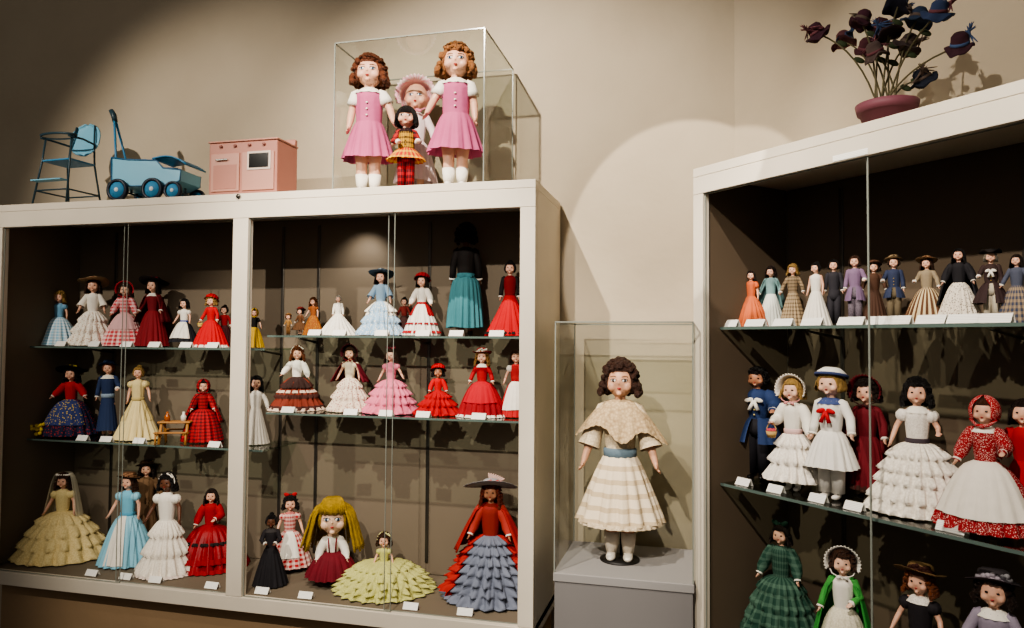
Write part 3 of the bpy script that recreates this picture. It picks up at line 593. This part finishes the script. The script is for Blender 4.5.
LD(384,533,96,ZB,2.74,'lime yellow gown doll','brown haired doll in very wide pale lime ruffled gown',cu=26,cy=yc,**a,hd=.25,hair=('curly',BRN,.3),top=(196,196,120),slv='puff',sk=((206,204,136),'lace',(168,168,92),26),p=.34,tiers=5,fl=.04,nf=22,amp=.035,hatt=('band',(220,215,150)),pose=('out','out'))
LD(491,482,88,ZB,2.76,'grey ruffled gown doll','tall doll in slate grey ruffled gown, red shawl and broad hat',cu=-26,cy=yc,**a,hd=.17,skn=SKM,hair=('curly',(140,56,32),.7),top=(140,40,34),slv='full',slvm=(170,56,46),sk=((130,136,152),None,(92,98,114),12),p=.65,tiers=7,fl=.045,nf=20,amp=.05,hatt=('sun',(160,158,162),(180,70,62)),extra=(('over',(176,40,34),.85,-100,-50),('over',(176,40,34),.5,62,258),('cape',(160,36,32),.4,.8)),pose=('out','out'))
P=atY(176,420,2.75); woodm=fab((196,142,80),None,(158,108,58),20,.5,nm='light_wood')
t=thing('toy_table','miniature light wood table with side benches on the second shelf','toy furniture',(P.x,2.75,zL2+.0005),.35,None,1.25)
bobj('tabletop',(-.055,-.024,.072),(.055,.024,.078),woodm,t)
for sx in(-1,1):
    for sy in(-1,1):
        bm=nb(); tube(bm,[(sx*.044,sy*.034,0),(sx*.044,sy*.014,.072)],[.005,.005],8); obj('leg',bm,woodm,t)
    bm=nb(); tube(bm,[(sx*.044,-.055,.036),(sx*.044,.055,.036)],.004,8); obj('crossbar',bm,woodm,t)
for sy in(-1,1):
    bobj('bench_seat',(-.055,sy*.05-.010,.0405),(.055,sy*.05+.010,.045),woodm,t)
    for sx in(-1,1):
        bm=nb(); tube(bm,[(sx*.05,sy*.05,0),(sx*.05,sy*.05,.041)],.0035,8); obj('bench_leg',bm,woodm,t)
for dx,lb,cc in((-.035,'tiny amber bottle at left of the toy table',(170,90,30)),(.03,'tiny white jug at right of the toy table',(230,225,215))):
    bm=nb(); lathe(bm,[(.001,0),(.011,0),(.012,.02),(.005,.03),(.005,.040),(.001,.040)],14); o=obj('toy_bottle',bm,sol(cc,.2,nm='glazed'),None); o.location=(P.x+dx,2.75+dx*.36,zL2+.0985); tag(o,lb,'bottle')
H1='fashion dolls on the top shelf of the angled cabinet'; yy=.235; a=dict(group=H1,hd=.165)
RDl(751,271,38,zQ1,yy,'orange gown doll','dark haired doll in flaring orange gown, first on the top row',cu=-24,cw=.075,**a,hair=('long',DBR,.6),top=(196,98,58),slv='short',sk=((204,108,66),None,(160,80,46),10),p=.8,amp=.08,pose=('down','down'))
RDl(771,267,28,zQ1,yy+.05,'teal caped doll','doll in white dress with pale teal cape, beside the orange gown',cu=-18,cw=.075,**a,hair=('curly',DBR,.4),top=(120,150,150),slv='long',sk=(206,208,200),p=.9,extra=(('cape',(100,130,130),.3),))
RDl(793,265,28,zQ1,yy+.03,'tan checked doll','fair haired doll in tan checked suit and skirt',cu=-12,cw=.07,**a,hair=('curly',BLO,.4),top=((150,130,104),'plaid',(80,66,50),30),slv='long',sk=((170,150,120),'plaid',(96,78,60),26),p=.9)
RDl(816,263,30,zQ1,yy+.02,'slim white gown doll','dark haired doll in slim floor length white gown',cu=-6,cw=.07,**a,hair=('bun',BLK,.2),top=WHT,slv=None,sk=WHT,p=.95,amp=.05,pose=('down','down'))
RDl(834,260,18,zQ1,yy+.05,'charcoal suited doll','slender doll in charcoal suit between white and lilac dolls',False,**a,hair=('bob',BLK,.3),top=(50,48,54),slv='long',pants=(46,44,50),pose=('down','down'))
RDl(855,256,24,zQ1,yy,'lilac jacket doll','doll in lilac jacket and grey patterned trousers',cu=-6,cw=.08,**a,hair=('bob',BRN,.4),top=(130,106,134),slv='long',pants=((110,100,110),'floral',(70,60,70),30),pose=('down','bend'),extra=(('coat',(124,102,130),.36),))
RDl(874,262,24,zQ1,yy+.04,'brown dress doll','doll in dark brown dress with small brown hat',cu=4,cw=.07,**a,hair=('curly',DBR,.3),top=(80,54,40),slv='long',sk=(76,52,40),hem=.1,p=.9,hatt=('brim',(86,58,42)))
RDl(894,257,28,zQ1,yy,'navy uniform doll','male doll in navy uniform jacket, tan hat and boots',cu=2,cw=.07,**a,hair=('bob',BRN,.2),top=(50,58,84),slv='long',pants=(106,94,74),hatt=('brim',(150,126,92),BLK),extra=(('buttons',(200,170,80)),('coat',(50,58,84),.4)),pose=('bend','down'))
RDl(927,258,44,zQ1,yy-.01,'cream striped skirt doll','doll in cream bodice and brown striped full skirt with straw hat',cu=2,cw=.075,**a,hair=('ringlet',BRN,.6),top=(150,134,110),slv='long',sk=((204,186,150),'vstripe',(96,66,46),20),p=.65,hatt=('straw',(150,120,86),(90,50,30)),pose=('bend','out'))
RDl(959,249,40,zQ1,yy-.01,'black shawl doll','black haired doll in white dress wrapped in black shawl',cu=2,cw=.075,**a,hair=('long',BLK,.7),top=(34,32,36),slv='full',slvm=(34,32,36),sk=((224,214,198),'floral',(90,70,60),24),p=.65,extra=(('cape',(34,32,36),.25,.95),))
RDl(991,251,38,zQ1,yy-.01,'tricorn hat doll','doll in dark coat with white cravat and black tricorn hat',cu=2,cw=.075,**a,hair=('bob',(170,160,145),.4),top=(60,44,42),slv='long',pants=(190,180,160),hatt=('tricorn',BLK),extra=(('coat',(56,40,40),.28),('tie',WHT),('buttons',(200,170,80))),pose=('bend','down'))
RDl(1017,255,36,zQ1,yy,'blue patched dress doll','doll in patchwork blue and tan dress cut by photo edge',False,**a,hair=('long',DBR,.6),top=(80,84,100),slv='long',sk=((150,130,104),'gingham',(60,66,86),18),p=.7)
H2='dolls on the middle shelf of the angled cabinet'; a=dict(group=H2)
RDl(757,369,54,zQ2,.26,'navy jacket gentleman doll','dark haired gentleman doll in navy jacket and black trousers',cu=-16,**a,rz=.1,skn=SKM,hd=.17,girth=1.25,hair=('curly',BLK,.05),top=(44,62,104),slv='full',slvm=(44,62,104),pants=(34,32,38),extra=(('coat',(40,58,98),.34),('tie',WHT),('buttons',(220,200,120))),pose=('down','bend'))
RDl(793,379,54,zQ2,.20,'white bonnet doll with basket','doll in white ruffled dress and bonnet carrying a basket',cu=-20,**a,skn=SKP,hd=.2,hair=('ringlet',BLO,.4),top=WHT,slv='full',sk=((246,240,230),'lace',(216,206,194),30),hem=.1,tiers=3,fl=.04,hatt=('bonnet',(WHT,'lace',(210,196,182),40),(220,150,150)),extra=(('basket',(200,80,90),-1),('sash',(225,190,185))),shoes=shoeW,socks=WHT,pose=('bend','out'))
RDl(831,371,46,zQ2,.20,'white sailor doll','doll in white sailor suit and cap with red neck bow',cu=-16,**a,skn=SKP,hd=.2,hair=('bob',BLO,.3),top=(236,232,224),slv='long',sk=(236,232,224),hem=.25,p=.7,pants=(232,228,220),hatt=('cap',(236,232,224),(60,70,110)),extra=(('tie',(190,24,34)),('collar',(70,84,130))),shoes=shoeW,pose=('down','out'),girth=1.12)
RDl(867,380,40,zQ2,.29,'dark red coat doll','doll in dark red coat and fur trimmed red bonnet',cu=-16,**a,hair=('curly',DBR,.3),top=(104,22,32),slv='long',sk=(110,24,34),hem=.1,p=.6,hatt=('bonnet',(104,22,32),(60,30,26)),extra=(('cape',(96,20,28),.4),('ruffle',(70,40,34),.93,.04)))
RDl(917,380,90,zQ2,.25,'white lace ball gown doll','black haired doll in full white lace ball gown with dark belt',cu=34,**a,hd=.19,hair=('curly',BLK,.45),top=((244,238,228),'lace',(205,195,185),40),slv='puff',sk=((248,242,230),'lace',(206,196,182),24),p=.5,tiers=5,fl=.03,nf=22,amp=.04,extra=(('sash',(70,60,66)),('collar',WHT)),pose=('out','bend'))
RDl(985,398,92,zQ2,.21,'red kerchief doll','doll in red print dress, white apron and red kerchief',cu=-38,cw=.065,**a,hd=.2,hair=('bob',(90,50,32),.1),top=((150,26,34),'floral',(225,205,195),60),slv='full',sk=((150,26,34),'floral',(225,205,195),52),p=.55,hem=.03,hatt=('kerchief',((168,28,36),'floral',(225,205,195),70)),extra=(('apron',(238,230,218),.8,72),('collar',WHT)),pose=('out','bend'))
RDl(1024,400,44,zQ2,.32,'scarlet doll at photo edge','doll in plain scarlet dress partly cut by photo edge',False,**a,hair=('long',DBR,.5),top=(180,22,30),slv='full',sk=(186,22,32))
H3='dolls on the lowest shelf of the angled cabinet'; a=dict(group=H3)
RDl(781,525,76,zQ3,.25,'dark green tartan gown doll','doll in wide dark green tartan gown with green bonnet',False,**a,hd=.17,hair=('ringlet',DBR,.5),top=((30,62,50),'plaid',(70,96,82),26),slv='full',sk=((30,62,50),'plaid',(76,104,88),20),p=.45,tiers=4,fl=.02,hatt=('bow',(30,60,46)),pose=('out','out'))
RDl(843,550,60,zQ3,.21,'bright green cloak doll','doll in bright green hooded cloak over cream dress and bonnet',False,**a,skn=SKP,hair=('curly',BRN,.2),top=WHT,slv='long',slvm=(70,150,70),sk=((232,226,206),'lace',(195,186,160),30),hatt=('bonnet',WHT,(230,225,215)),extra=(('cape',(60,144,64),.1),),pose=('out','front'))
RDl(920,567,62,zQ3,.22,'black dress doll in straw hat','doll in black dress with lace collar and brown straw hat',False,**a,hair=('curly',GIN,.4),top=(36,32,36),slv='puff',sk=((50,38,44),None,(28,22,26),12),hatt=('straw',(120,92,60),(60,30,24)),extra=(('collar',(WHT,'lace',(190,180,170),40)),('apron',(70,54,58),.6)))
RDl(994,574,54,zQ3,.20,'grey lilac dress doll','dark haired doll in grey lilac dress and dark hat',False,**a,hair=('curly',DBR,.3),top=(150,140,156),slv='long',sk=((156,146,160),'lace',(120,110,126),30),hatt=('brim',(70,60,66),(170,160,170)),extra=(('collar',WHT),))
# ------------------------------------------------------------ doll case with large doll
YC=2.45; xc0=atY(555,430,YC).x; xc1=atY(693,430,YC).x; zc1=atY(620,322,YC).z; zc0=atY(620,578,YC).z; dc=.40
case=thing('doll_case','clear glass case on a grey pedestal between the two cabinets','display case',(xc0,YC,0))
cwid=xc1-xc0
grey=fab((120,117,116),None,(112,109,108),10,.7,0,.03,.3,'grey_laminate')
bobj('pedestal',(0,0,0),(cwid,dc,zc0-.03),grey,case,.003)
bobj('base_board',(-.004,-.004,zc0-.0295),(cwid+.004,dc+.004,zc0),fab((146,143,141),None,(136,133,131),10,.7,0,.03,.3,'pale_grey_laminate'),case,.003)
def pane(name,pts,par,m=GLASS):
    bm=nb(); bm.faces.new([bm.verts.new(p) for p in pts]); return obj(name,bm,m,par,False)
h0=zc0+.001
def glassbox(par,w,d,z0,z1,e=.0022):
    pane('glass_panel',[(0,d,z0),(w,d,z0),(w,d,z1),(0,d,z1)],par)
    pane('glass_panel',[(0,0,z0),(0,d,z0),(0,d,z1),(0,0,z1)],par); pane('glass_panel',[(w,0,z0),(w,d,z0),(w,d,z1),(w,0,z1)],par)
    pane('glass_lid',[(0,0,z1),(w,0,z1),(w,d,z1),(0,d,z1)],par)
    bm=nb()
    for x in(0,w):
        for y in(0,d): box(bm,(x-e,y-e,z0),(x+e,y+e,z1))
        box(bm,(x-e,0,z1-e),(x+e,d,z1+e))
    for y in(0,d): box(bm,(0,y-e,z1-e),(w,y+e,z1+e))
    obj('glass_edges',bm,gedge,par,False)
glassbox(case,cwid,dc,h0,zc1)
P=atY(620,470,YC+.2); T=atY(620,362,YC+.2); Hc=T.z-zc0
lace=((226,210,182),'lace',(176,154,124),42)
mk_doll('large antique bisque doll in cream lace dress and shawl inside the glass case',(P.x,YC+.2,zc0+.001),Hc,.285,.02,skn=skin((210,160,132)),hd=.185,hair=('curly',(70,40,28),.30),
  top=lace,slv='bell',slvm=((222,206,178),'lace',(176,154,124),44),sk=((222,206,180),'hstripe',(194,174,144),44),hem=.20,p=.8,nf=13,amp=.085,
  extra=(('shawl',((206,182,146),'lace',(140,114,82),34)),('sash',(100,118,130)),('ruffle',lace,.97,.022,.5),('stand',dark)),
  shoes=sol((232,224,210),.5,nm='white_kid_shoe'),socks=(224,212,194),big=True,iris=sol((50,34,28),.1,nm='brown_iris'),pose=('hang','hang'),seed=5,wr=.074,af=1.1,es=1.1)
# ------------------------------------------------------------ glass box on top with four dolls
YG=YF+.03; xg0=atY(334,120,YG).x; xg1=atY(484,110,YG).x; zg1=atY(484,28,YG).z; dg=.42
gb=thing('glass_box','clear glass box of four dolls on top of the wide cabinet','display case',(xg0,YG,ZT))
bobj('base_board',(0,0,.0005),(xg1-xg0,dg,.006),cream,gb,.001)
glassbox(gb,xg1-xg0,dg,.0065,zg1-ZT)
zb=ZT+.0068; GB='dolls in the glass box on top'
def BD(u,vt,w,Y,label,**kw):
    P=atY(u,vt+60,Y); T=atY(u,vt,Y); D=(RM.inverted()@(P-Vector((0,0,EYE)))).z*-1
    mk_doll(label,(P.x,Y,zb),T.z-zb,w*D/F,kw.pop('rz',.25),group=GB,seed=int(u),**kw)
pink=((202,104,144),None,(178,84,124),14)
BD(369,58,44,2.66,'taller pink dressed doll with auburn curls at left of the box',hair=('curly',(134,76,48),.28),top=pink,slv='short',slvm=WHT,sk=pink,hem=.25,p=.8,nf=13,amp=.06,big=True,shoes=shoeW,socks=WHT,extra=(('collar',WHT),('buttons',WHT)),hd=.218,pose=('down','out'),girth=1.12,wr=.086,af=1.15,es=1.2)
BD(456,47,48,2.63,'pink dressed doll with copper blonde curls at right of the box',hair=('curly',(184,122,72),.28),top=pink,slv='short',slvm=WHT,sk=pink,hem=.25,p=.8,nf=13,amp=.06,big=True,shoes=shoeW,socks=WHT,extra=(('collar',WHT),('buttons',WHT)),hd=.218,pose=('out','down'),girth=1.12,wr=.086,af=1.15,es=1.2)
BD(416,84,44,2.84,'baby doll in pale pink bonnet behind the other three dolls',hair=None,top=(230,212,212),slv='long',sk=(226,206,208),hem=.15,big=True,hatt=('bonnet',((232,176,188),'vstripe',(240,222,222),40),(220,130,150)),hd=.24,pose=('out','out'),shoes=shoeW,es=1.2)
BD(406,107,34,2.63,'small black haired doll in red plaid coat and red trousers',hair=('fringe',BLK,.42),top=((196,150,50),'plaid',(40,20,26),26),slv='long',slvm=((170,40,36),'plaid',(40,20,26),26),sk=((176,40,36),'plaid',(214,168,56),22),hem=.36,p=.9,pants=((170,26,34),'gingham',(50,14,22),22),big=True,hd=.25,pose=('front','bend'),extra=(('buttons',BLK),('collar',(40,20,24))),iris=eyed,girth=1.1,wr=.09,es=1.2)
# ------------------------------------------------------------ toys on top of the cabinet
blue=fab((70,138,176),None,(58,118,158),14,.45,0,0,.4,'blue_enamel'); lblue=fab((126,186,208),None,(104,164,190),10,.4,0,0,.4,'pale_blue_enamel'); teal=sol((42,66,76),.4,nm='teal_tube')
Y=2.655; P=atY(68,170,Y)
hc_=thing('toy_high_chair','blue metal toy high chair with thin splayed legs','toy high chair',(P.x,Y,ZT+.001),R(-2),None,1.04)
for sx in(-1,1):
    bm=nb(); tube(bm,[(sx*.092,-.088,0),(sx*.075,-.06,.2),(sx*.07,-.05,.30)],.004,8); obj('leg',bm,teal,hc_)
    bm=nb(); tube(bm,[(sx*.092,.094,0),(sx*.075,.065,.2),(sx*.065,.07,.30),(sx*.05,.085,.385)],.004,8); obj('leg',bm,teal,hc_)
    bm=nb(); tube(bm,[(sx*.067,.07,.295),(sx*.078,0,.30),(sx*.075,-.07,.298)],.0045,8); obj('armrest',bm,teal,hc_)
bm=nb()
for q in(-1,1): tube(bm,[(q*.086,-.078,.07),(q*.086,.084,.07)],.0035,8)
tube(bm,[(-.086,-.078,.07),(.086,-.078,.07)],.0035,8); tube(bm,[(-.086,.084,.07),(.086,.084,.07)],.0035,8); obj('brace',bm,teal,hc_)
bm=nb(); box(bm,(-.08,-.110,.105),(.08,-.072,.111)); obj('footrest',bm,lblue,hc_,False,.002)
bm=nb(); box(bm,(-.078,-.062,.198),(.078,.07,.206)); obj('seat',bm,blue,hc_,False,.003)
bm=nb(); lathe(bm,[(.080,0),(.084,.004),(.092,.008),(.086,.0),(.080,0)],32,c=(0,-.05,.302),sy=.5); obj('tray',bm,teal,hc_)
bm=nb(); rings=[]
for k in range(17):
    q=(k-8)/8; z=.325+.072*q; hw=.082*max(.02,(1-abs(q)**2.4))**.5; rings.append([Vector((hw*(i/6-1)*1.0,.072+.02*(k/16)+.014*(1-(i/6-1)**2),z)) for i in range(13)])
rs_(bm,rings,False); obj('backrest',bm,lblue,hc_,solid=.006)
Y=2.64; P=atY(158,190,Y)
bg=thing('toy_pram','pale blue metal toy pram with long push handle','toy pram',(P.x,Y,ZT+.001),R(6))
bm=nb(); side=[(-.168,.190),(-.164,.068),(.10,.064),(.148,.085),(.152,.130),(.07,.140),(.04,.172),(-.10,.180)]
va=[bm.verts.new((x,-.07,z)) for x,z in side]; vb=[bm.verts.new((x,.07,z)) for x,z in side]
bm.faces.new(va); bm.faces.new(list(reversed(vb)))
for i in range(4): bm.faces.new((va[i],vb[i],vb[i+1],va[i+1]))
obj('tub',bm,lblue,bg,False,solid=.005)
dblue=sol((50,100,136),.4,nm='dark_blue_trim')
bm=nb(); tube(bm,[(x,-.073,z) for x,z in side+[side[0]]],.0035,6); tube(bm,[(x,.073,z) for x,z in side+[side[0]]],.0035,6); obj('rim',bm,dblue,bg)
bm=nb(); rings=[]
for k in range(11):
    x=.02+.155*k/10; z=.180+.020*sin(PI*k/10*.7)-.045*(k/10)**2.2; rings.append([Vector((x,-.074+.148*i/8,z)) for i in range(9)])
rs_(bm,rings,False); obj('front_cover',bm,blue,bg,solid=.006)
bm=nb()
for s in(-1,1): tube(bm,[(-.158,s*.05,.10),(-.212,s*.004,.375)],.005,10)
hd_=obj('handle',bm,blue,bg)
bm=nb(); tube(bm,[(-.211,0,.365),(-.218,0,.395),(-.232,0,.418)],[.010,.012,.010],12); obj('grip',bm,teal,hd_)
navy=sol((22,32,48),.4,nm='dark_tyre')
for x,r in((-.125,.048),(.035,.048),(.128,.040)):
    bm=nb(); tube(bm,[(x,-.085,r),(x,.085,r)],.004,8); tube(bm,[(x,0,r),(x,0,.066)],.005,8); obj('axle',bm,teal,bg)
    for s in(-1,1):
        bm=nb(); lathe(bm,[(r*.72,-.008),(r*.95,-.009),(r,0),(r*.95,.009),(r*.72,.008),(r*.72,-.008)],28); o=obj('wheel',bm,navy,bg,loc=(x,s*.088,r)); o.rotation_euler=(R(90),0,0)
        bm=nb(); lathe(bm,[(.001,-.009),(r*.25,-.009),(r*.3,-.004),(r*.72,-.004),(r*.72,.004),(r*.3,.004),(r*.25,.009),(.001,.009)],28); obj('wheel_disc',bm,blue,o)
        bm=nb(); ell(bm,(0,0,0),(r*.26,r*.26,.014),12,8); obj('hub_cap',bm,sol((220,225,225),.3,nm='white_cap'),o)
Y=YF+.05; x0=atY(209,170,Y).x; x1=atY(277,170,Y).x; hs=atY(240,142,Y).z-ZT; W=x1-x0; Dp=.15
pk=fab((178,122,106),None,(160,106,92),12,.5,0,0,.4,'pink_enamel'); pk2=sol((188,136,120),.45,nm='light_pink_enamel')
st=thing('toy_stove','pink metal toy cooker with dark oven window','toy stove',(x0,Y,ZT+.001))
bobj('body',(0,0,.008),(W,Dp,hs),pk,st,.004); bobj('cooktop',(-.004,-.005,hs+.0003),(W+.004,Dp+.002,hs+.008),pk2,st,.003)
bobj('backsplash',(0,Dp-.02,hs+.0085),(W,Dp,hs+.035),pk,st,.004)
for sx in(.02,W-.02):
    for sy in(.02,Dp-.02):
        bm=nb(); tube(bm,[(sx,sy,0),(sx,sy,.0085)],.007,8); obj('foot',bm,dark,st)
d1=bobj('cupboard_door',(.012,-.005,.02),(W*.46,-.0005,hs-.045),pk2,st,.002); bobj('handle',(W*.12,-.014,hs*.66),(W*.30,-.006,hs*.66+.007),sol((225,225,220),.2,.8,'chrome'),d1,.002)
bobj('panel_recess',(W*.08,-.0062,.03),(W*.42,-.0052,hs*.58),pk,d1,.0008)
d2=bobj('oven_door',(W*.50,-.005,.02),(W-.012,-.0005,hs-.045),pk2,st,.002)
bobj('window_frame',(W*.58,-.008,hs*.46),(W*.92,-.0052,hs*.80),sol((206,186,172),.4,nm='pale_trim'),d2,.002); bobj('oven_window',(W*.61,-.010,hs*.50),(W*.89,-.0082,hs*.76),sol((16,14,14),.15,nm='black_glass'),d2,.001)
for k in range(4):
    bm=nb(); lathe(bm,[(.001,0),(.007,0),(.005,.007),(.001,.008)],14); o=obj('knob',bm,sol((150,100,92),.4,nm='rose_knob'),st,loc=(W*(.18+.21*k),-.001,hs-.016)); o.rotation_euler=(R(90),0,0)
for k,(x,y) in enumerate(((.27,.35),(.73,.35))):
    bm=nb(); lathe(bm,[(.018,0),(.03,0),(.03,.003),(.018,.003),(.018,0)],24,c=(W*x,Dp*y,hs+.0085)); obj('burner',bm,dark,st)
# ------------------------------------------------------------ pot of hats on right cabinet
yp=.13; P=PR(887,110,yp)
pt_=thing('hat_plant','mauve pot of bare stems topped with miniature dark felt hats','artificial plant',(P.x,P.y,ZT2+.001))
pc=fab((118,70,80),None,(98,56,66),14,.6,0,.1,.3,'mauve_pot')
bm=nb(); lathe(bm,[(.001,0),(.052,0),(.070,.05),(.075,.05),(.080,.074),(.072,.074),(.064,.05),(.001,.05)],32); obj('pot',bm,pc,pt_)
bm=nb()
rn=random.Random(4)
for k in range(40): ico(bm,(rn.uniform(-.05,.05),rn.uniform(-.05,.05),.064),(.016,.016,.012))
obj('moss',bm,fab((60,52,42)),pt_)
hats=((818,34,(62,32,44)),(844,42,(94,54,60)),(861,22,(72,38,50)),(876,54,(92,76,72)),(898,6,(44,44,60)),(917,20,(48,62,86)),(938,14,(56,70,104)),(960,46,(66,36,46)),(924,80,(38,42,56)),(866,50,(84,46,52)),(888,34,(60,44,48)),(906,46,(76,62,60)),(878,30,(70,40,46)))
stm=fab((94,88,62),None,(74,68,50),30,.7,nm='stem')
for k,(u,v,c) in enumerate(hats):
    y2=yp+rn.uniform(-.05,.06); q=PR(u,v,y2)-Vector((P.x,P.y,ZT2+.001)); b=Vector((rn.uniform(-.03,.03),rn.uniform(-.03,.03),.06)); mid=b*.45+q*.55+Vector((-q.x*.25,-q.y*.25,.045))
    pts=[b*(1-t)**2+mid*2*t*(1-t)+q*t*t for t in[i/8 for i in range(9)]]
    bm=nb(); tube(bm,pts,.0024,6); s=obj('stem',bm,stm,pt_)
    if k%2==0:
        bm=nb()
        for m_ in (pts[4],pts[6]): ell(bm,m_+Vector((.012,0,0)),(.016,.004,.008),8,6,Euler((0,.5,0)))
        obj('leaf',bm,fab((56,66,44)),s)
    bm=nb(); r=rn.uniform(.031,.040)
    lathe(bm,[(.001,.032),(.012,.033),(.019,.025),(.021,.003),(r*.8,-.004),(r,-.006),(r*.98,-.009),(.021,-.004),(.001,-.004)],28,wob=lambda i,a,rr,z:(rr*(1+.06*sin(a*5+k)*(i>3)),z+(.008*sin(a*2+k)+.004*sin(a*5) if i in(4,5,6) else 0)))
    h=obj('felt_hat',bm,fab(c,None,tuple(int(x*.6) for x in c),30,.95),pt_,loc=q); h.rotation_euler=(rn.uniform(-.2,.6),rn.uniform(-.6,.6),rn.uniform(0,6))
    bm=nb(); lathe(bm,[(.0208,.003),(.0225,.004),(.0215,.011),(.020,.011)],20)
    for f in range(9): ell(bm,(.022,0.003*(f-4),.018+.003*(f%3)),(.0026,.002,.030),8,6,Euler((.28*(f-4),.5+.1*(f%4),0)))
    obj('hat_feathers',bm,fab(((104,60,66),(62,80,114),(90,76,68))[k%3]),h)
# ------------------------------------------------------------ lights
def spot(loc,tgt,e,size,blend=.4,rad=.03,col=(1,.91,.79)):
    l=bpy.data.lights.new('spot_lamp','SPOT'); l.energy=e; l.spot_size=R(size); l.spot_blend=blend; l.shadow_soft_size=rad; l.color=col
    o=bpy.data.objects.new('spot_lamp',l); COL.objects.link(o); o.location=loc
    o.rotation_euler=(Vector(tgt)-Vector(loc)).to_track_quat('-Z','Y').to_euler()
spot((-1.05,1.35,3.15),(-.75,2.8,1.9),225,92,.8,.015)
spot((-2.75,.6,3.0),(-2.1,2.9,1.9),170,62,.7,.02)
spot((-.9,-.2,2.9),(-1.25,2.6,.95),320,48,.5,.02)
spot((-.3,.2,3.0),(.45,2.2,1.05),250,48,.5,.02)
spot((-.75,1.0,3.1),(.62,2.05,2.3),95,44,.6,.010)
pw=atY(690,255,WY); spot((-.2,1.2,3.1),tuple(pw),150,27,.06,.010)
spot((XD+.34,2.80,ZT-.115),(XD+.32,2.955,ZT-.25),2.4,100,.9,.01,(1,.92,.82))
l=bpy.data.lights.new('front_fill','AREA'); l.energy=13; l.size=3; l.color=(1,.94,.86); o=bpy.data.objects.new('front_fill',l); COL.objects.link(o); o.location=(-.8,-1.2,2.6); o.rotation_euler=(R(62),0,0)  # soft area fill added on the camera side; no ceiling is modelled
w=bpy.data.worlds.new('world'); scn.world=w; w.use_nodes=True; w.node_tree.nodes['Background'].inputs[0].default_value=(.32,.29,.26,1); w.node_tree.nodes['Background'].inputs[1].default_value=.36
try:
    scn.view_settings.view_transform='AgX'; scn.view_settings.look='AgX - Medium High Contrast'
except Exception as e: print(e)
